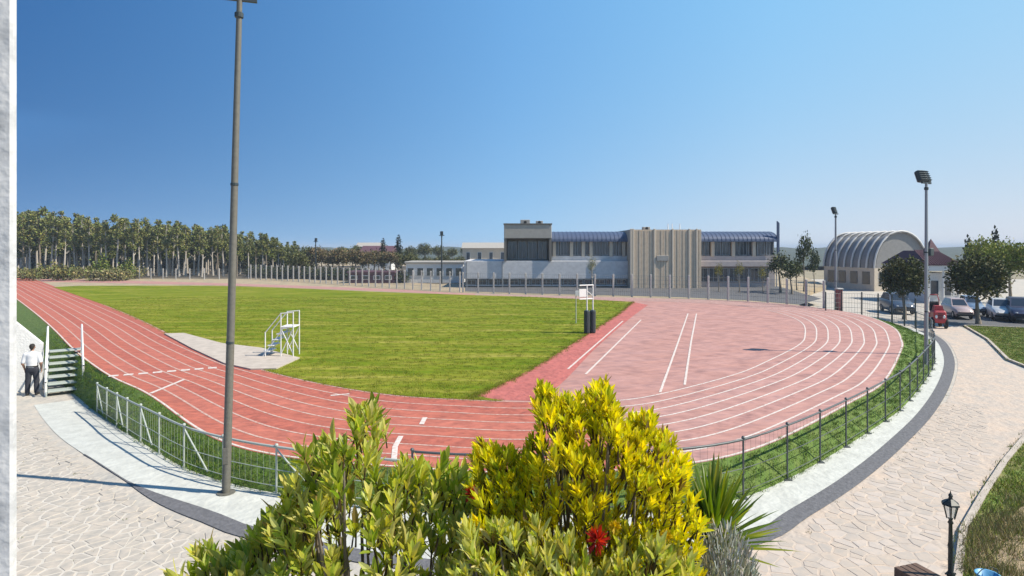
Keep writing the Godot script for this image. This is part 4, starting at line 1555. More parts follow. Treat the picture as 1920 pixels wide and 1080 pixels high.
func build_track() -> void:
	var level := 0.5
	var outer := curve(outer_ctl, 12)
	var inner := curve(inner_ctl, 12)
	var seam := 12 * 6 + 8
	# the raised ground the track lies on
	var rim := outer.slice(0, 12 * 15 + 1)
	var plate := rim + [Vector2(24, -52), Vector2(34, -66), Vector2(60, -140), Vector2(220, -600), Vector2(-900, -600), Vector2(-900, -500)]
	var p := struct("terrain", sheet(plate, level - 0.006), M.dirt)
	var skirt := new_st()
	for i in plate.size():
		var a: Vector2 = plate[i]
		var b: Vector2 = plate[(i + 1) % plate.size()]
		quad(skirt, Vector3(a.x, -0.7, a.y), Vector3(b.x, -0.7, b.y), Vector3(b.x, level - 0.006, b.y), Vector3(a.x, level - 0.006, a.y))
	put("terrain_edge", done(skirt), M.dirt, p)
	# lanes: the straight in red, the bend and back paler, sun glare painted in
	var straight := struct("running_track", ribbon(outer.slice(0, seam + 1), inner.slice(0, seam + 1), level, 8), M.red)
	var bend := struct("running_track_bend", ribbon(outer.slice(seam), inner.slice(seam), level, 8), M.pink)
	var lane_mats := [M.red, mottled(tones(Vector3(0.385, 0.106, 0.070), 0.20), Vector2(17, 9), 51, 0.8, 0.02, 7, 0.3), mottled(tones(Vector3(0.425, 0.13, 0.088), 0.18), Vector2(21, 6), 52, 0.8, 0.02, 7, 0.3)]
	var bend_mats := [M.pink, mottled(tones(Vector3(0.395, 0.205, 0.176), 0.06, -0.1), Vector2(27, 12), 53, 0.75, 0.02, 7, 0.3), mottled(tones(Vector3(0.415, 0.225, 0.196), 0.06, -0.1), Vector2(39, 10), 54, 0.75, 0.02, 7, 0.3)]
	for k in 8:
		var a := mix_curves(outer, inner, k / 8.0)
		var b := mix_curves(outer, inner, (k + 1) / 8.0)
		put("lane", ribbon(a.slice(0, seam + 1), b.slice(0, seam + 1), level + 0.002), lane_mats[[0, 2, 1, 0, 2, 0, 1, 1][k]], straight)
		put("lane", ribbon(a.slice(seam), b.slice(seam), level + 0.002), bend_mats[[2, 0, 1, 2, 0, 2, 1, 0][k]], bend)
	for k in 9:
		var c := mix_curves(outer, inner, lerpf(0.012, 0.988, k / 8.0))
		var st := new_st()
		stripe(st, c.slice(0, seam + 1), 0.055, level + 0.006)
		put("lane_line", done(st), M.paint if k == 0 else M.old_paint, straight)
		st = new_st()
		stripe(st, c.slice(seam, 12 * 18), 0.055, level + 0.006)
		put("lane_line", done(st), M.paint, bend)
	# the finish line, broken in every lane, and two thin start lines
	var fa: Vector2 = [Vector2(-12.61, -18.99)][0]
	var fb: Vector2 = [Vector2(-9.79, -20.43)][0]
	for k in 8:
		var st := new_st()
		stripe(st, [fa.lerp(fb, (k + 0.12) / 8.0), fa.lerp(fb, (k + 0.78) / 8.0)], 0.26, level + 0.010)
		put("finish_mark", done(st), M.paint, straight)
	var ms := [[Vector2(-9.93, -16.76), Vector2(-9.96, -18.53)], [Vector2(-4.91, -16.52), Vector2(-4.45, -16.70)], [Vector2(-2.21, -11.41), Vector2(-2.35, -12.27), Vector2(-2.36, -12.96)], [Vector2(-2.05, -13.82), Vector2(-2.05, -14.39)]]
	for m in ms:
		var st := new_st()
		stripe(st, m, 0.11, level + 0.010)
		put("lane_mark", done(st), M.paint, straight)
	# infield
	var lo: Array = inner.slice(14, 12 * 5 + 5)
	var far_edge := [Vector2(8.95, -45.31), Vector2(1.74, -49.74), Vector2(-4.09, -52.00), Vector2(-12.68, -55.80), Vector2(-21.05, -60.21), Vector2(-31.55, -64.45), Vector2(-45.63, -64.45)]
	var cut_edge := [Vector2(-1.13, -16.17), Vector2(0.71, -20.34), Vector2(3.46, -28.25), Vector2(6.50, -37.20)]
	var far_curve: Array = curve(far_edge, 6)
	far_curve.append(Vector2(-47, -62.5))
	var d_edge: Array = curve(cut_edge + [far_edge[0]], 8)
	var field_poly: Array = lo + d_edge.slice(1) + far_curve.slice(1)
	var field := struct("playing_field", sheet(field_poly, level + 0.012), M.turf)
	# rubber apron between the grass and the bend
	var apron: Array = d_edge.duplicate()
	apron.reverse()
	var bend_in: Array = inner.slice(12 * 5 + 3, 12 * 17 + 5)
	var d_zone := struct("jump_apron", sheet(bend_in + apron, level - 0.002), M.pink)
	var strip_out: Array = curve([Vector2(0.70, -15.94), Vector2(1.62, -18.53), Vector2(3.46, -24.74), Vector2(6.62, -34.41), Vector2(9.53, -42.77)], 8)
	var strip := struct("red_runway", ribbon(resample(d_edge, 40), resample(strip_out, 40), level + 0.002), M.runway)
	for l in [[Vector2(1.85, -20.16), Vector2(6.07, -33.40)], [Vector2(2.33, -19.31), Vector2(7.17, -33.90)], [Vector2(4.10, -16.89), Vector2(6.26, -23.47), Vector2(10.73, -37.20)], [Vector2(5.04, -17.81), Vector2(7.68, -26.15), Vector2(11.25, -37.20)]]:
		var st := new_st()
		stripe(st, l, 0.07, level + 0.008)
		put("runway_line", done(st), M.paint, d_zone)
	# pale slab by the grass
	var slab_mesh := new_st()
	var outline: Array = [Vector2(-16.10, -28.25), Vector2(-15.28, -28.42), Vector2(-12.11, -25.42), Vector2(-9.95, -24.21), Vector2(-7.65, -22.00), Vector2(-7.75, -20.07), Vector2(-8.56, -19.98), Vector2(-9.91, -20.99), Vector2(-12.63, -24.08)]
	var tr := Geometry2D.triangulate_polygon(PackedVector2Array(outline))
	for i in range(0, tr.size(), 3):
		up_tri(slab_mesh, Vector3(outline[tr[i]].x, level + 0.05, outline[tr[i]].y), Vector3(outline[tr[i + 1]].x, level + 0.05, outline[tr[i + 1]].y), Vector3(outline[tr[i + 2]].x, level + 0.05, outline[tr[i + 2]].y))
	for i in outline.size():
		var a: Vector2 = outline[i]
		var b: Vector2 = outline[(i + 1) % outline.size()]
		quad(slab_mesh, Vector3(a.x, level, a.y), Vector3(b.x, level, b.y), Vector3(b.x, level + 0.05, b.y), Vector3(a.x, level + 0.05, a.y))
	struct("concrete_slab", done(slab_mesh), M.slab)
	# grass that stands on the field
	var where := []
	for i in 26000:
		var q := Vector2(rng.randf_range(-30, 9), -16.0 - pow(rng.randf(), 1.5) * 34.0)
		if inside(q, field_poly) and not inside(q, outline):
			where.append(Vector3(q.x, level + 0.01, q.y))
	for i in lo.size() - 1:
		var n := int(clampf(lo[i].distance_to(lo[i + 1]) * 9.0, 0.0, 60.0))
		for k in n:
			var q: Vector2 = lo[i].lerp(lo[i + 1], rng.randf()) + Vector2(rng.randfn(), rng.randfn()) * 0.07
			if not inside(q, outline):
				where.append(Vector3(q.x, level + 0.006, q.y))
	for i in d_edge.size() - 1:
		for k in 26:
			var q: Vector2 = d_edge[i].lerp(d_edge[i + 1], rng.randf()) + Vector2(rng.randfn(), rng.randfn()) * 0.07
			where.append(Vector3(q.x, level + 0.006, q.y))
	scatter("grass_blades", field, tuft_mesh(16, 0.16, 0.04, 0.006, Vector3(0.15, 0.205, 0.010), Vector3(0.27, 0.25, 0.045)), M.leaf, where, Vector2(0.7, 1.3))

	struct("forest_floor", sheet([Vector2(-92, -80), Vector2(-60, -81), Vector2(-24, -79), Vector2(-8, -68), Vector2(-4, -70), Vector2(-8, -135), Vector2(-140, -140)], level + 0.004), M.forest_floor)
	struct("service_road", sheet([Vector2(-4.35, -56.49), Vector2(1.88, -53.84), Vector2(7.27, -52.00), Vector2(12.75, -50.29), Vector2(17.96, -46.69), Vector2(20.38, -43.17), Vector2(24.42, -48.17), Vector2(27.78, -63.56), Vector2(-4.89, -63.56)], level + 0.004), M.asphalt)


func build_plaza() -> void:
	# paved ground, a grid because it dips on the left
	var st := new_st()
	for i in range(-90, 90):
		for j in range(-88, 4):
			up_quad(st, Vector3(i, low(i, j) - 0.004, j), Vector3(i + 1, low(i + 1, j) - 0.004, j), Vector3(i + 1, low(i + 1, j + 1) - 0.004, j + 1), Vector3(i, low(i, j + 1) - 0.004, j + 1))
	struct("pavement", done(st), M.pavement)
	# grass bank between the pavement and the track
	var edge := curve(outer_ctl.slice(0, 16), 12)
	var foot := curve(foot_ctl, 12)
	var bk := new_st()
	var where := []
	for i in edge.size() - 1:
		for k in 4:
			var q := []
			for c in [[i, k], [i + 1, k], [i + 1, k + 1], [i, k + 1]]:
				var t: float = c[1] / 4.0
				var e: Vector2 = edge[c[0]]
				var f: Vector2 = foot[c[0]]
				var p := e.lerp(f, t)
				q.append(Vector3(p.x, lerpf(0.497, low(f.x, f.y) - 0.02, t) + 0.05 * sin(PI * t), p.y))
			up_quad(bk, q[0], q[1], q[2], q[3])
		var a3: Vector2 = edge[i]
		if a3.length() < 40.0:
			var n := int(edge[i].distance_to(edge[i + 1]) * 75.0)
			for k in n:
				var s := rng.randf()
				var t := rng.randf()
				var e: Vector2 = edge[i].lerp(edge[i + 1], s)
				var f: Vector2 = foot[i].lerp(foot[i + 1], s)
				var p := e.lerp(f, t)
				where.append(Vector3(p.x, lerpf(0.497, low(f.x, f.y) - 0.02, t) + 0.05 * sin(PI * t) - 0.01, p.y))
	var bank := struct("grass_bank", done(bk), M.bank)
	scatter("grass_blades", bank, tuft_mesh(24, 0.11, 0.045, 0.006, Vector3(0.10, 0.19, 0.025), Vector3(0.17, 0.21, 0.045)), M.leaf, where, Vector2(0.7, 1.3))
	# walkway and the dark strip along it
	var strip_ctl := [Vector2(-9.4, -13.4), Vector2(-7.6, -11.9), Vector2(-6.4, -11.0), Vector2(-5.0, -10.15), Vector2(-4.04, -9.6), Vector2(-1.5, -8.7), Vector2(0.9, -8.5)] + [Vector2(3.60, -9.36), Vector2(4.89, -10.36), Vector2(6.65, -11.89), Vector2(8.83, -14.03), Vector2(11.51, -16.88), Vector2(14.62, -20.59), Vector2(17.57, -24.51), Vector2(20.20, -28.60), Vector2(21.55, -31.20), Vector2(22.30, -33.21)]
	var sc := resample(curve(strip_ctl, 10), 140)
	var walk_in := resample(curve([Vector2(-14.3, -20.2)] + foot_ctl.slice(3, 15), 10), 140)
	var walk_out := resample(curve([Vector2(-15.2, -19.4), Vector2(-11.6, -15.5)] + strip_ctl, 10), 140)
	struct("walkway", low_ribbon(shifted(walk_in, -0.02), walk_out, 0.004, 6), M.walk)
	var half := []
	for i in sc.size():
		var t := clampf(smoothstep(6.0, 16.0, float(i)), 0.08, 1.0)
		half.append(t)
	var sa := shifted(sc, -0.17)
	var sb := shifted(sc, 0.17)
	for i in sc.size():
		sa[i] = sc[i].lerp(sa[i], half[i])
		sb[i] = sc[i].lerp(sb[i], half[i])
	struct("drain_strip", low_ribbon(sa, sb, 0.012, 1), M.strip)
	# path on the right, with flagstones where one can tell them apart
	var path_poly: Array = [Vector2(24.03, -35.02), Vector2(25.03, -34.09), Vector2(22.25, -28.60), Vector2(19.36, -23.94), Vector2(18.57, -21.91), Vector2(20.62, -21.45), Vector2(14.78, -15.37), Vector2(12.30, -14.58), Vector2(10.27, -12.77), Vector2(8.41, -10.95), Vector2(7.07, -9.62), Vector2(5.96, -8.24), Vector2(3.95, -6.64), Vector2(1.97, -6.64), Vector2(2.47, -8.30)]
	var right_edge := shifted(sc, 0.26)
	var along: Array = right_edge.slice(84, 139)
	var whole: Array = path_poly + along
	var path := struct("path", sheet(whole, 0.003), M.path)
	var stone_mats := [mottled(tones(Vector3(0.45, 0.385, 0.325), 0.10, 0.1), Vector2(2, 2), 41), mottled(tones(Vector3(0.47, 0.41, 0.36), 0.10, 0.1), Vector2(2, 2), 42), mottled(tones(Vector3(0.43, 0.375, 0.325), 0.10, 0.1), Vector2(2, 2), 43)]
	var right_region: Array = [Vector2(3.29, -8.65), Vector2(4.54, -9.62), Vector2(6.29, -11.07), Vector2(8.65, -13.37), Vector2(12.43, -17.45), Vector2(13.58, -17.45), Vector2(10.14, -13.03), Vector2(7.17, -10.00), Vector2(5.76, -8.24), Vector2(3.72, -6.64), Vector2(1.97, -6.64), Vector2(2.37, -7.98)]
	crazy_paving(path, right_region, 0.23, stone_mats, 5, 296)
	# flagstones on the left
	var left_region: Array = [Vector2(-2.2, -5.5), Vector2(-2.2, -8.3), Vector2(-4.2, -9.3), Vector2(-6.5, -10.7), Vector2(-8.0, -11.8), Vector2(-10.0, -13.6), Vector2(-12.8, -16.5), Vector2(-15.5, -18.6), Vector2(-14.0, -13.0), Vector2(-9.0, -8.0), Vector2(-6.0, -5.5)]
	var mortar := mottled([lin(0.36, 0.33, 0.28), lin(0.49, 0.455, 0.40), lin(0.53, 0.495, 0.445), lin(0.55, 0.52, 0.47)], Vector2(5, 5), 44)
	var sq := new_st()
	for i in 40:
		for j in 40:
			var c := []
			for d in [Vector2(0, 0), Vector2(1, 0), Vector2(1, 1), Vector2(0, 1)]:
				c.append(Vector2(-16.0 + (i + d.x) * 0.36, -19.0 + (j + d.y) * 0.36))
			var ok := true
			for v in c:
				ok = ok and inside(v, left_region)
			if ok:
				up_quad(sq, on_low(c[0], 0.002), on_low(c[1], 0.002), on_low(c[2], 0.002), on_low(c[3], 0.002))
	var flags := struct("flagstone_plaza", done(sq), mortar)
	var left_mats := [mottled(tones(Vector3(0.425, 0.385, 0.335), 0.2, 0.1), Vector2(2, 2), 45), mottled(tones(Vector3(0.465, 0.42, 0.37), 0.18, 0.1), Vector2(2, 2), 46), mottled(tones(Vector3(0.375, 0.345, 0.305), 0.22, 0.1), Vector2(2, 2), 47), mottled(tones(Vector3(0.475, 0.41, 0.345), 0.18, 0.2), Vector2(2, 2), 48)]
	crazy_paving(flags, left_region, 0.21, left_mats, 6, 298)
	var weeds := []
	for i in 220:
		var q := Vector2(rng.randf_range(-13, -3), rng.randf_range(-17, -7))
		if inside(q, left_region):
			weeds.append(on_low(q, 0.0))
	for i in 160:
		var q: Vector2 = sc[rng.randi() % sc.size()] + Vector2(rng.randfn(), rng.randfn()) * 0.1
		if q.x > 2.5 and q.y > -20.0:
			weeds.append(Vector3(q.x + 0.25, 0.0, q.y + 0.15))
	scatter("paving_weeds", null, tuft_mesh(9, 0.05, 0.035, 0.005, Vector3(0.13, 0.17, 0.05), Vector3(0.22, 0.20, 0.10)), M.leaf, weeds, Vector2(0.4, 1.1), "tiny weeds growing in the joints of the flagstones")
	# lawns on the right
	var lawn_a: Array = [Vector2(25.96, -35.02), Vector2(23.20, -29.76), Vector2(19.83, -24.40), Vector2(19.16, -22.48), Vector2(21.38, -21.45), Vector2(33.47, -32.17)]
	var lawn_b: Array = [Vector2(14.02, -16.04), Vector2(12.15, -14.42), Vector2(10.27, -12.71), Vector2(8.41, -10.91), Vector2(7.12, -9.62), Vector2(5.92, -8.11), Vector2(4.58, -6.17), Vector2(7.76, -6.17), Vector2(19.34, -15.37)]
	for l in [lawn_a, lawn_b]:
		var o := struct("lawn", sheet(l, 0.05), M.lawn)
		var kb := new_st()
		for i in l.size():
			var a: Vector2 = l[i]
			var b: Vector2 = l[(i + 1) % l.size()]
			var d := (b - a).normalized() * 0.05
			var n := Vector2(-d.y, d.x)
			slab_kerb(kb, a, b, n)
		put("kerb", done(kb), M.slab, o)
		var spots := []
		var bound := Rect2(l[0], Vector2.ZERO)
		for v in l:
			bound = bound.expand(v)
		for i in 16000:
			var q := bound.position + Vector2(rng.randf(), rng.randf()) * bound.size
			if inside(q, l) and absf(q.x) < -q.y * 0.92:
				spots.append(Vector3(q.x, 0.045, q.y))
		scatter("grass_blades", o, tuft_mesh(20, 0.14, 0.06, 0.006, Vector3(0.16, 0.23, 0.03), Vector3(0.30, 0.26, 0.09)), M.leaf, spots, Vector2(0.6, 1.3))
	var soil: Array = [Vector2(8.05, -9.90), Vector2(9.05, -10.61), Vector2(9.91, -10.40), Vector2(7.16, -7.52), Vector2(6.46, -7.86), Vector2(6.33, -8.44), Vector2(6.90, -9.11), Vector2(7.55, -9.62)]
	struct("bare_soil", sheet(curve(soil + [soil[0]], 6).slice(0, -1), 0.075), M.soil)
	var dry := []
	for i in 700:
		var q: Vector2 = soil[rng.randi() % soil.size()].lerp(soil[rng.randi() % soil.size()], rng.randf()) + Vector2(rng.randfn(), rng.randfn()) * 0.15
		if inside(q, lawn_b):
			dry.append(Vector3(q.x, 0.07, q.y))
	var dt := tuft_mesh(16, 0.10, 0.10, 0.005, Vector3(0.30, 0.25, 0.13), Vector3(0.16, 0.19, 0.05))
	scatter("dry_grass", null, dt, M.leaf, dry, Vector2(0.5, 1.5), "dry grass tufts growing on the bare soil beside the lantern")
	# road where the cars stand
	struct("road", sheet([Vector2(25.69, -36.51), Vector2(25.71, -35.02), Vector2(25.31, -32.17), Vector2(27.00, -27.09), Vector2(48.24, -41.18), Vector2(33.75, -45.96), Vector2(31.11, -44.77)], 0.012), M.asphalt)
	# the terrace underfoot
	var tc := new_st()
	soft_box(tc, Vector3(-6, -0.2, -3.45), Vector3(6, 2.45, 3.0), 0.03)
	struct("terrace", done(tc), M.pavement)
	var bed := new_st()
	soft_box(bed, Vector3(-2.2, 2.45, -3.4), Vector3(1.6, 2.49, -2.0), 0.015)
	struct("planting_bed", done(bed), M.soil)

func slab_kerb(st: SurfaceTool, a: Vector2, b: Vector2, n: Vector2) -> void:
	var q := [a - n, b - n, b + n, a + n]
	var lo := []
	var hi := []
	for p in q:
		lo.append(Vector3(p.x, -0.05, p.y))
		hi.append(Vector3(p.x, 0.085, p.y))
	up_quad(st, hi[0], hi[1], hi[2], hi[3])
	for i in 4:
		var j := (i + 1) % 4
		quad(st, lo[j], lo[i], hi[i], hi[j])

func build_fences() -> void:
	var foot := curve(foot_ctl, 12)
	var left := foot.slice(12 * 2 + 2, 12 * 5 + 1)
	var right := foot.slice(12 * 6 + 2, 12 * 13 + 4)
	var mid := foot.slice(12 * 5, 12 * 6 + 3)
	barred_fence("pale metal fence with diagonal braces along the grass bank beside the tall mast", left, 0.88, M.pale_steel, 1.35, true, 0.024)
	barred_fence("short dark metal fence behind the near shrubs", mid, 1.05, M.rail_grey, 1.4, false, 0.022)
	barred_fence("dark metal fence curving along the walkway on the right", right, 1.08, M.rail_grey, 1.45, false, 0.022)
	var y := 0.49
	netting_fence("netting fence with pale posts in front of the low trees and white wall", curve([Vector2(-33.79, -78.90), Vector2(-25.40, -72.63), Vector2(-17.14, -65.37), Vector2(-10.39, -59.43), Vector2(-4.75, -55.47)], 8), 1.85, y, 1.15, M.white_post, 0.065)
	netting_fence("netting fence with pale posts in front of the blue-roofed building", curve([Vector2(-4.43, -55.13), Vector2(1.84, -52.60), Vector2(7.11, -50.84), Vector2(12.47, -49.20), Vector2(17.60, -45.76), Vector2(20.00, -42.37), Vector2(20.71, -40.50)], 8), 1.85, y, 1.5, M.white_post, 0.07)
	netting_fence("low pale fence in front of the pine wood", curve([Vector2(-49.66, -78.90), Vector2(-42.03, -77.56), Vector2(-34.07, -78.90)], 8), 1.4, y, 1.7, M.concrete_post, 0.05)
	netting_fence("brown netting fence beside the round tree and the arched hall", curve([Vector2(20.05, -39.00), Vector2(21.98, -39.30), Vector2(22.66, -37.58), Vector2(22.65, -35.02), Vector2(22.21, -32.79)], 8), 1.7, 0.0, 1.1, M.dark_steel, 0.03)

func build_far() -> void:
	low_house("long low white-walled building behind the netting fence", Vector3(-8.87, 0.5, -70.0), 6.6, 5.0, 2.2, M.plaster, M.fascia, 6, false)
	low_house("small pale house with pitched roof among far trees", Vector3(-24.52, 0.5, -110.0), 5.5, 5.0, 3.3, M.plaster, M.maroon, 3, true)
	low_house("tiny white house farthest up the wooded rise", Vector3(-30.68, 2.5, -130.0), 5.0, 4.0, 2.3, M.plaster, M.fascia, 3, true)
	low_house("cream house with pitched roof beside the left end of the grey building", Vector3(-5.24, 0.5, -120.0), 9.0, 5.0, 4.0, M.cream, M.fascia, 4, true)
	low_house("maroon low shed behind the netting fence posts", Vector3(-16.05, 0.5, -69.5), 5.2, 3.0, 1.1, M.maroon, M.maroon, 4, false)
	# far rise
	var st := SurfaceTool.new()
	st.begin(Mesh.PRIMITIVE_TRIANGLES)
	st.set_smooth_group(0)
	var nz := FastNoiseLite.new()
	nz.seed = 3
	nz.frequency = 0.02
	var h := func(x: float, z: float) -> float:
		return 0.3 + maxf(0.0, 3.0 + nz.get_noise_2d(x, z) * 4.0) * smoothstep(-150.0, -300.0, z) * smoothstep(560.0, 380.0, -z)
	for i in 80:
		for j in 18:
			var x := -320.0 + i * 8.0
			var z := -140.0 - j * 24.0
			up_quad(st, Vector3(x, h.call(x, z), z), Vector3(x + 8, h.call(x + 8, z), z), Vector3(x + 8, h.call(x + 8, z - 24), z - 24), Vector3(x, h.call(x, z - 24), z - 24))
	struct("hills", done(st), M.hill)
	# gate post and cars
	var t := thing("gate_post", "red painted gate post at the end of the netting fence", "post", Vector3(21.61, 0.0, -40.3))
	var g := new_st()
	soft_box(g, Vector3(-0.16, 0, -0.16), Vector3(0.16, 1.75, 0.16), 0.03)
	put("post", done(g), flat(lin(0.30, 0.09, 0.09), 0.7), t)
	g = new_st()
	soft_box(g, Vector3(-0.2, 1.75, -0.2), Vector3(0.2, 1.85, 0.2), 0.03)
	put("cap", done(g), M.concrete_post, t)

func build_equipment() -> void:
	judges_stand(Vector3(-8.49, 0.51, -22.6), 0.0)
	padded_frame(Vector3(3.65, 0.5, -28.6), 0.5)
	marker_pole(Vector3(3.40, 0.51, -32.4))
	metal_stairs(Vector3(-15.25, -0.5, -20.8), deg_to_rad(36.0))
	var wl := thing("white_wall", "white plastered wall with sloping top left of the metal stairs", "wall", Vector3(-16.62, -0.5, -21.6), deg_to_rad(32.0))
	var st := new_st()
	slab(st, [Vector2(-18.31 - -16.62, -0.1), Vector2(0, -0.1), Vector2(0, 1.10 + 0.5), Vector2(-18.31 - -16.62, 2.93 + 0.5)], -0.35, 0.0)
	put("wall", done(st), M.plaster, wl)
	standing_person(Vector3(-16.32, -0.5, -20.75), deg_to_rad(20.0))
	# masts
	floodlight("tall grey mast close by on the left with its lamp at the top edge", Vector3(-5.25, 0.0, -11.2), 9.1, 0.074, M.pole, 1, 0.3, Vector2(0.23, 0.0))
	var f2 := floodlight("floodlight mast with two lamp heads beside the curved walkway", Vector3(15.55, 0.0, -22.9), 6.95, 0.07, M.steel, 2, 0.5)
	var sp := new_st()
	soft_box(sp, Vector3(0.06, 4.2, -0.15), Vector3(0.32, 4.5, 0.12), 0.03)
	put("loudspeaker", done(sp), M.dark_steel, f2)
	floodlight("floodlight mast in front of the arched hall", Vector3(21.75, 0.3, -41.0), 6.5, 0.08, M.steel, 1, 0.6)
	floodlight("far floodlight mast standing left of the grey building", Vector3(-7.83, 0.5, -68.0), 5.4, 0.09, M.dark_steel, 1, 0.2)
	floodlight("far floodlight mast rising from the low trees near the pine wood", Vector3(-27.02, 0.5, -84.0), 4.9, 0.09, M.dark_steel, 1, 0.0)
	red_cart(Vector3(24.04, 0.0, -34.5), deg_to_rad(-20.0))
	parked_car("dark blue car parked under the round tree behind the netting fence", lin(0.05, 0.08, 0.14), Vector3(26.81, 0.0, -42.5), deg_to_rad(-15.0), Vector3(0.85, 0.95, 0.8))
	parked_car("pinkish silver car parked right of the red cart", lin(0.42, 0.33, 0.33), Vector3(28.81, 0.012, -39.5), deg_to_rad(-20.0), Vector3(0.62, 0.85, 0.8))
	parked_car("light blue car parked behind the large round tree", lin(0.16, 0.24, 0.36), Vector3(31.25, 0.012, -41.5), deg_to_rad(-25.0), Vector3(0.62, 0.85, 0.8))
	parked_car("white car parked right of the large round tree", lin(0.62, 0.63, 0.64), Vector3(30.83, 0.012, -38.5), deg_to_rad(-30.0), Vector3(0.7, 0.9, 0.8))
	parked_car("navy car parked at the far right edge", lin(0.03, 0.04, 0.09), Vector3(31.21, 0.012, -37.5), deg_to_rad(-30.0), Vector3(0.8, 1.0, 0.8))
	lantern_post(Vector3(5.75, 0.0, -8.0))
	var pb := thing("wooden_bench_end", "corner of a brown wooden box at the bottom edge near the lantern", "box", Vector3(5.40, 0, -8.1), 0.3)
	for k in 4:
		var b := new_st()
		soft_box(b, Vector3(-0.2 + k * 0.1, 0.0, -0.2), Vector3(-0.105 + k * 0.1, 0.20, 0.2), 0.008)
		put("plank", done(b), M.wood, pb)
	var bk := thing("blue_tub", "blue plastic tub on the bare soil at the bottom right", "tub", Vector3(6.16, 0.07, -7.9))
	bk.scale = Vector3(0.75, 0.75, 0.75)
	var tb := SurfaceTool.new()
	tb.begin(Mesh.PRIMITIVE_TRIANGLES)
	tb.set_smooth_group(0)
	lathe(tb, [Vector2(0.0, 0.0), Vector2(0.13, 0.0), Vector2(0.17, 0.26), Vector2(0.19, 0.265), Vector2(0.19, 0.28), Vector2(0.165, 0.28), Vector2(0.125, 0.02), Vector2(0.0, 0.02)], 18)
	put("tub", done(tb), flat(lin(0.10, 0.32, 0.55), 0.45), bk)
	put("handle", rail_mesh([Vector3(-0.185, 0.27, 0), Vector3(-0.13, 0.38, 0.04), Vector3(0, 0.43, 0.06), Vector3(0.13, 0.38, 0.04), Vector3(0.185, 0.27, 0)], 0.008), M.dark_steel, bk)

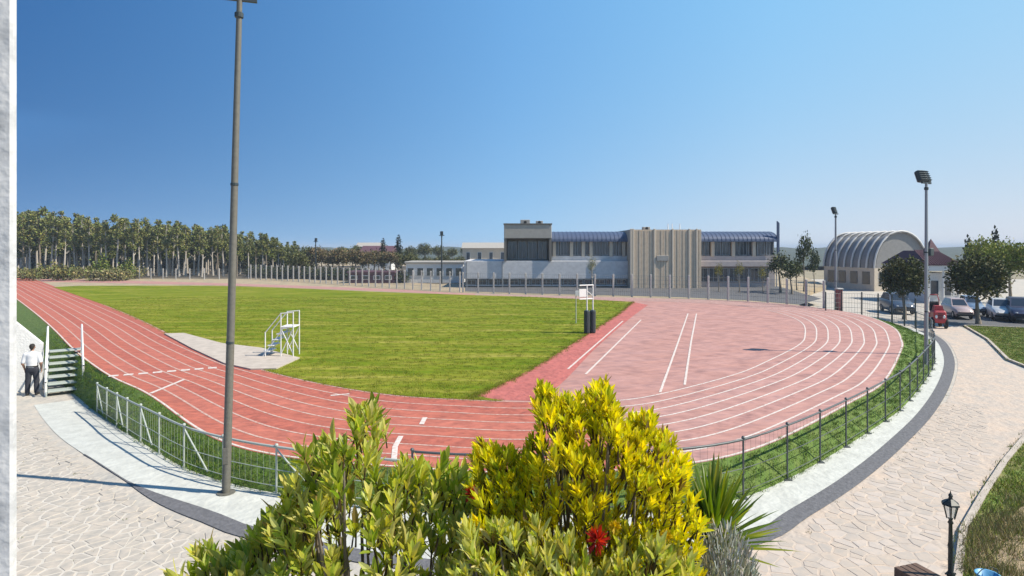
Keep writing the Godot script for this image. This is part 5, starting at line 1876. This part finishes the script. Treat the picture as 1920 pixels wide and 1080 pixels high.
func build_trees() -> void:
	rng.seed = 21
	# pine wood on the left
	var pv := pine_variants()
	var g := "pines of the wood behind the track"
	for row in 5:
		var d := 86.0 + row * 6.0
		var n := 40 - row * 4
		for i in n:
			var px := 20.0 + 545.0 * (i + rng.randf_range(0.1, 0.9)) / n
			var top := 394.0
			for c in [[20.0, 394.0, 120.0, 398.0], [120.0, 398.0, 240.0, 412.0], [240.0, 412.0, 380.0, 420.0], [380.0, 420.0, 470.0, 437.0], [470.0, 437.0, 530.0, 446.0], [530.0, 446.0, 580.0, 466.0]]:
				if px >= c[0] and px <= c[2]:
					top = lerpf(c[1], c[3], (px - c[0]) / (c[2] - c[0]))
			top += rng.randf_range(-4.0, 18.0)
			var dd := d + rng.randf_range(-2.5, 2.5)
			var hgt := 4.0 + (465.0 - top) * dd / 1144.0
			var v: Array = pv[5 + rng.randi() % 4] if row < 1 else pv[rng.randi() % 5]
			var s := hgt / 9.0
			var lb := "tall slim pine with pale trunk in the front row of the wood" if row < 1 else "bushy pine deep in the wood behind the slim front rows"
			if top >= 425.0:
				lb = "short slim pine in the front rows at the low right end of the wood" if row < 1 else "short bushy pine at the back of the low right end of the wood"
			make_tree("pine_tree", lb, "pine tree", g, v[0], M.pale_bark if rng.randf() < 0.85 else M.bark, v[1], Vector3((px - 960.0) / 1144.0 * dd, 0.5, -dd), rng.randf() * TAU, Vector3(s * 1.05, s, s * 1.05))
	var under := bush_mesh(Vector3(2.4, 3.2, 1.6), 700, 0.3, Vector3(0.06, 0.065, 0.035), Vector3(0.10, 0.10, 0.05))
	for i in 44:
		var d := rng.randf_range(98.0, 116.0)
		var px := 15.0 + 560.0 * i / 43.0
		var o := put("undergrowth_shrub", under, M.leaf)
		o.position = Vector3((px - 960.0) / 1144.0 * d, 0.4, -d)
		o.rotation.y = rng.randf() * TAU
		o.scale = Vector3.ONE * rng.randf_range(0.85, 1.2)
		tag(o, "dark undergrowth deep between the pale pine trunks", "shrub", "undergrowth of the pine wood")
	# shrubs in front of the wood
	var sh := [bush_mesh(Vector3(1.6, 1.7, 1.4), 420, 0.22, Vector3(0.13, 0.14, 0.045), Vector3(0.22, 0.21, 0.08)), bush_mesh(Vector3(1.3, 2.6, 1.2), 460, 0.22, Vector3(0.12, 0.16, 0.03), Vector3(0.17, 0.19, 0.05)), bush_mesh(Vector3(2.0, 1.2, 1.5), 420, 0.2, Vector3(0.15, 0.15, 0.06), Vector3(0.24, 0.21, 0.10))]
	for i in 16:
		var px := 25.0 + i * 15.0 + rng.randf_range(-4, 4)
		var d := rng.randf_range(74.0, 82.0)
		var k := 2 if i % 2 else 0
		var o := put("shrub", sh[k], M.leaf)
		o.position = Vector3((px - 960.0) / 1144.0 * d, 0.45, -d)
		o.scale = Vector3.ONE * rng.randf_range(0.8, 1.25)
		tag(o, "low dry yellow-green shrub at the foot of the pine wood", "shrub", "shrubs at the foot of the pine wood")
	for a in [[188.0, 76.0, 1.2, "tall bright green shrub left of the other one before the pine wood"], [238.0, 77.0, 1.0, "rounded green shrub nearest the pale fence before the pine wood"]]:
		var o := put("shrub", sh[1], M.leaf)
		o.position = Vector3((a[0] - 960.0) / 1144.0 * a[1], 0.45, -a[1])
		o.scale = Vector3.ONE * a[2]
		tag(o, a[3], "shrub")
	var hedge := bush_mesh(Vector3(1.5, 1.5, 1.1), 520, 0.2, Vector3(0.045, 0.06, 0.025), Vector3(0.09, 0.085, 0.045))
	for i in 26:
		var px := 470.0 + i * 11.5
		var d := lerpf(84.0, 70.0, i / 25.0)
		var o := put("hedge_shrub", hedge, M.leaf)
		o.position = Vector3((px - 960.0) / 1144.0 * d, 0.42, -d - rng.randf())
		o.rotation.y = rng.randf() * TAU
		o.scale = Vector3.ONE * rng.randf_range(0.85, 1.15)
		tag(o, "dark shrub of the hedge right behind the pale netting fence posts", "shrub", "hedge shrubs behind the netting fence")
	# low trees behind the netting fence
	var dark := round_variants(Vector3(0.09, 0.10, 0.035), Vector3(0.15, 0.14, 0.06), 1500, 0.2)
	var brown := round_variants(Vector3(0.17, 0.125, 0.07), Vector3(0.11, 0.11, 0.045), 1500, 0.2)
	for i in 30:
		var px := 550.0 + i * 10.8 + rng.randf_range(-4, 4)
		var d := 78.0 + rng.randf_range(0, 16)
		var top := 462.0 + (px - 550.0) * 0.06 + rng.randf_range(-4, 10)
		var hgt := 4.0 + (465.0 - top) * d / 1144.0
		var s := hgt / 3.9
		var b := i >= 4 and i < 20 and i % 3 != 0
		var v: Array = (brown if b else dark)[rng.randi() % 3]
		make_tree("broad_tree", "brownish broad tree behind the netting fence" if b else "dark green broad tree behind the netting fence", "tree", "broad trees behind the netting fence", v[0], M.bark, v[1], Vector3((px - 960.0) / 1144.0 * d, 0.5, -d), rng.randf() * TAU, Vector3(s * 0.95, s, s * 0.95))
	# cypresses on the skyline
	var cy := crown_mesh([[Vector3(0, 2.6, 0), Vector3(0.6, 2.5, 0.6)], [Vector3(0, 1.2, 0), Vector3(0.7, 1.2, 0.7)], [Vector3(0, 4.4, 0), Vector3(0.35, 1.2, 0.35)]], 700, 0.3, Vector3(0.03, 0.04, 0.025), 0.3)
	for a in [[718.0, 106.0, 0.95, "left of the two dark cypresses on the skyline"], [747.0, 104.0, 1.05, "taller right one of the two dark cypresses on the skyline"]]:
		make_tree("cypress_tree", a[3], "cypress", "", trunk_mesh(3.0, 0.12, 2, 0.4, 0.6), M.bark, cy, Vector3((a[0] - 960.0) / 1144.0 * a[1], 1.0, -a[1]), 0.0, Vector3.ONE * a[2])
	for i in 12:
		var px := 640.0 + i * 26.0
		var v: Array = dark[i % 3]
		var d := 118.0 + rng.randf_range(0, 30)
		make_tree("broad_tree", "far dark tree on the skyline behind the low houses", "tree", "far trees on the skyline", v[0], M.bark, v[1], Vector3((px - 960.0) / 1144.0 * d, 0.8, -d), rng.randf() * TAU, Vector3.ONE * rng.randf_range(0.95, 1.2))
	# trees about the building
	var olive := round_variants(Vector3(0.06, 0.075, 0.03), Vector3(0.11, 0.12, 0.05), 800, 0.2)
	var gold := round_variants(Vector3(0.24, 0.21, 0.03), Vector3(0.12, 0.12, 0.03), 420, 0.14)
	for a in [[1462.0, 55.0, 2.7, 0], [1484.0, 53.0, 2.0, 1]]:
		var v: Array = olive[a[3]]
		var s: float = a[2] / 3.9 * 1.25
		make_tree("small_tree", "dark tree at the right end of the blue-roofed building" if a[3] == 0 else "small dark tree nearest the palms behind the netting fence", "tree", "", v[0], M.bark, v[1], Vector3((a[0] - 960.0) / 1144.0 * a[1], 0.5, -a[1]), 1.0, Vector3(s, s * 1.1, s))
	var gl := ["yellowish young tree nearest the beige block", "yellowish young tree in the middle of the right wing", "yellowish young tree farthest right before the right wing"]
	var gi := 0
	for a in [[1347.0, 56.0, 0.70], [1386.0, 55.0, 0.72], [1430.0, 54.0, 0.66]]:
		var v: Array = gold[gi]
		make_tree("young_tree", gl[gi], "tree", "", v[0], M.bark, v[1], Vector3((a[0] - 960.0) / 1144.0 * a[1], 0.5, -a[1]), gi, Vector3(a[2] * 0.5, a[2], a[2] * 0.5))
		gi += 1
	make_tree("young_tree", "pale young tree before the grey wall behind the padded frame", "tree", "", gold[1][0], M.pale_bark, gold[1][1], Vector3(7.49, 0.5, -57.0), 2.0, Vector3(0.35, 0.85, 0.35))
	var slim := ["tall narrow tree left of the arched hall", "shorter narrow tree right beside the arched hall", "low leafy tree half hidden behind the tall narrow tree"]
	var si := 0
	for a in [[1507.0, 56.0, 5.5, 0.5], [1527.0, 54.0, 3.9, 0.4], [1494.0, 58.0, 3.1, 0.55]]:
		var v: Array = olive[si]
		make_tree("narrow_tree", slim[si], "tree", "", v[0], M.bark, v[1], Vector3((a[0] - 960.0) / 1144.0 * a[1], 0.5, -a[1]), si * 1.3, Vector3(a[3], a[2] / 3.9, a[3]))
		si += 1
	# two clipped round trees and lighter trees at the far right
	var fic := []
	for v in 2:
		var lobes := [[Vector3(0, 2.55, 0), Vector3(1.25, 1.15, 1.25)]]
		for i in 9:
			var a := TAU * i / 9.0
			lobes.append([Vector3(cos(a) * 0.85, 2.5 + 0.45 * sin(i * 2.1), sin(a) * 0.85), Vector3(0.6, 0.65, 0.6)])
		fic.append([trunk_mesh(2.0, 0.13, 8, 0.9, 0.55, 0.02), crown_mesh(lobes, 8000, 0.12, Vector3(0.065, 0.075, 0.025), 0.45, 1.3, Vector3(0.13, 0.125, 0.045), 0.3)])
	make_tree("round_tree", "smaller clipped round tree in front of the arched hall", "tree", "", fic[0][0], M.bark, fic[0][1], Vector3(24.70, 0.0, -38.5), 0.4, Vector3(0.95, 1.06, 0.95))
	make_tree("round_tree", "larger clipped round tree shading the parked cars", "tree", "", fic[1][0], M.bark, fic[1][1], Vector3(27.47, 0.0, -36.0), 1.4, Vector3(1.12, 1.10, 1.12))
	var lime := round_variants(Vector3(0.19, 0.23, 0.03), Vector3(0.28, 0.27, 0.06), 3600, 0.13)
	var ll := ["yellow-green tree behind the large round tree", "tall yellow-green tree right of the large round tree", "bright green tree at the far right edge behind the cars", "pale green tree deepest in the far right group"]
	var li := 0
	for a in [[1868.0, 46.0, 4.6], [1893.0, 50.0, 4.9], [1925.0, 45.0, 4.6], [1850.0, 56.0, 5.2]]:
		var v: Array = lime[li % 3]
		var s: float = a[2] / 3.9
		make_tree("light_tree", ll[li], "tree", "", v[0], M.bark, v[1], Vector3((a[0] - 960.0) / 1144.0 * a[1], 0.0, -a[1]), li, Vector3(s * 0.8, s * 1.05, s * 0.8))
		li += 1
	make_tree("cypress_tree", "thin dark cypress between the yellow-green trees at the right", "cypress", "", trunk_mesh(3.0, 0.12, 2, 0.4, 0.6), M.bark, cy, Vector3(47.52, 0.0, -60.0), 0.0, Vector3(0.7, 1.22, 0.7))
	make_tree("cypress_tree", "thin dark cypress behind the large round tree", "cypress", "", trunk_mesh(3.0, 0.12, 2, 0.4, 0.6), M.bark, cy, Vector3(43.35, 0.0, -58.0), 0.0, Vector3(0.7, 1.05, 0.7))

func build_near() -> void:
	rng.seed = 31
	# weathered pillar at the left edge
	var pl := thing("white_pillar", "weathered white plaster pilaster at the left edge", "pilaster", Vector3(-2.05, 2.45, -2.5), deg_to_rad(10.0))
	var st := new_st()
	soft_box(st, Vector3(-0.6, 0, -0.04), Vector3(0.0, 6.5, 0.0), 0.008)
	put("shaft", done(st), M.old_plaster, pl)
	st = new_st()
	soft_box(st, Vector3(-0.64, 0, -0.07), Vector3(0.03, 0.12, 0.03), 0.01)
	put("plinth", done(st), M.old_plaster, pl)
	# shrubs in the bed below the terrace
	var green := []
	for w in 12:
		var v := w % 6
		green.append(sprig_mesh(9 + w % 5, 0.105, 0.029, 44.0, [Vector3(0.38, 0.47, 0.05), Vector3(0.47, 0.53, 0.08), Vector3(0.28, 0.38, 0.05), Vector3(0.57, 0.58, 0.13), Vector3(0.42, 0.50, 0.06), Vector3(0.63, 0.62, 0.20)][v], Vector3(0.60, 0.60, 0.20), 0.10, 0.58))
	var envl := [Vector2(-1.64, 2.93), Vector2(-1.59, 3.01), Vector2(-1.52, 2.93), Vector2(-1.42, 2.92), Vector2(-1.34, 3.02), Vector2(-1.27, 3.08), Vector2(-1.23, 3.14), Vector2(-1.19, 3.19), Vector2(-1.15, 3.24), Vector2(-1.09, 3.43), Vector2(-1.03, 3.52), Vector2(-0.97, 3.49), Vector2(-0.91, 3.35), Vector2(-0.87, 3.44), Vector2(-0.83, 3.65), Vector2(-0.78, 3.75), Vector2(-0.71, 3.68), Vector2(-0.67, 3.43), Vector2(-0.62, 3.37), Vector2(-0.57, 3.39), Vector2(-0.55, 3.43), Vector2(-0.50, 3.36), Vector2(-0.42, 3.32), Vector2(-0.36, 3.44), Vector2(-0.31, 3.35), Vector2(-0.26, 3.36), Vector2(-0.21, 3.29), Vector2(-0.14, 3.25), Vector2(0.00, 3.19), Vector2(0.13, 3.16)]
	shrub("green_shrub", "big leafy green shrub at the bottom left of centre", "shrub", envl, -3.0, 0.42, 2.47, 680, green, 26, 2.56)
	var yellow := []
	for w in 12:
		var v := w % 6
		yellow.append(sprig_mesh(11 + w % 5, 0.074, 0.019, 38.0, [Vector3(0.86, 0.74, 0.012), Vector3(0.78, 0.70, 0.014), Vector3(0.88, 0.76, 0.02), Vector3(0.58, 0.56, 0.025), Vector3(0.84, 0.73, 0.02), Vector3(0.70, 0.65, 0.025)][v], Vector3(0.62, 0.58, 0.04), 0.08, 0.5))
	var envy := [Vector2(-0.18, 3.52), Vector2(-0.13, 3.59), Vector2(-0.06, 3.55), Vector2(0.00, 3.54), Vector2(0.06, 3.52), Vector2(0.12, 3.65), Vector2(0.14, 3.87), Vector2(0.19, 3.85), Vector2(0.23, 3.79), Vector2(0.29, 3.82), Vector2(0.34, 3.78), Vector2(0.40, 3.85), Vector2(0.43, 3.91), Vector2(0.47, 3.87), Vector2(0.51, 3.74), Vector2(0.58, 3.69), Vector2(0.65, 3.73), Vector2(0.70, 3.71), Vector2(0.74, 3.61), Vector2(0.79, 3.59), Vector2(0.82, 3.45), Vector2(0.84, 3.25), Vector2(0.86, 3.04)]
	var ys := shrub("yellow_shrub", "tall bright yellow-leaved shrub at the bottom centre", "shrub", envy, -2.9, 0.30, 2.47, 1120, yellow, 22, 2.62)
	var pale := []
	for v in 5:
		pale.append(sprig_mesh(12, 0.085, 0.022, 40.0, [Vector3(0.56, 0.58, 0.12), Vector3(0.47, 0.53, 0.09), Vector3(0.64, 0.63, 0.17), Vector3(0.38, 0.46, 0.08), Vector3(0.60, 0.59, 0.20)][v], Vector3(0.62, 0.61, 0.25), 0.07, 0.55))
	var envp := [Vector2(-0.22, 3.36), Vector2(-0.16, 3.42), Vector2(-0.12, 3.39), Vector2(-0.07, 3.43), Vector2(-0.01, 3.36), Vector2(0.05, 3.33), Vector2(0.11, 3.39), Vector2(0.16, 3.31), Vector2(0.22, 3.33), Vector2(0.28, 3.25), Vector2(0.35, 3.20), Vector2(0.42, 3.23), Vector2(0.47, 3.30), Vector2(0.52, 3.27), Vector2(0.58, 3.33), Vector2(0.64, 3.25), Vector2(0.71, 3.29), Vector2(0.75, 3.19)]
	shrub("pale_shrub", "low pale green shrub in front of the yellow shrub at the bottom edge", "shrub", envp, -2.5, 0.16, 2.47, 330, pale, 16, 2.75)
	var red := flower_mesh(0.05, Vector3(0.55, 0.03, 0.025))
	for f in [[0.35, 3.30, -2.5, 0.95], [-0.18, 3.39, -2.75, 0.65]]:
		put("red_flower", red, M.near_leaf, ys, Transform3D(Basis.from_scale(Vector3(1, 1.25, 1) * f[3]), Vector3(f[0], f[1], f[2]) - ys.position))
	var gold := flower_mesh(0.03, Vector3(0.60, 0.42, 0.015))
	for f in [[0.43, 3.33, -2.56], [0.65, 3.28, -2.58]]:
		put("yellow_flower", gold, M.near_leaf, ys, Transform3D(Basis.IDENTITY, Vector3(f[0], f[1], f[2]) - ys.position))
	spiky_plant(Vector3(1.05, 2.95, -3.2))
	grey_shrub(Vector3(0.97, 2.46, -2.8))
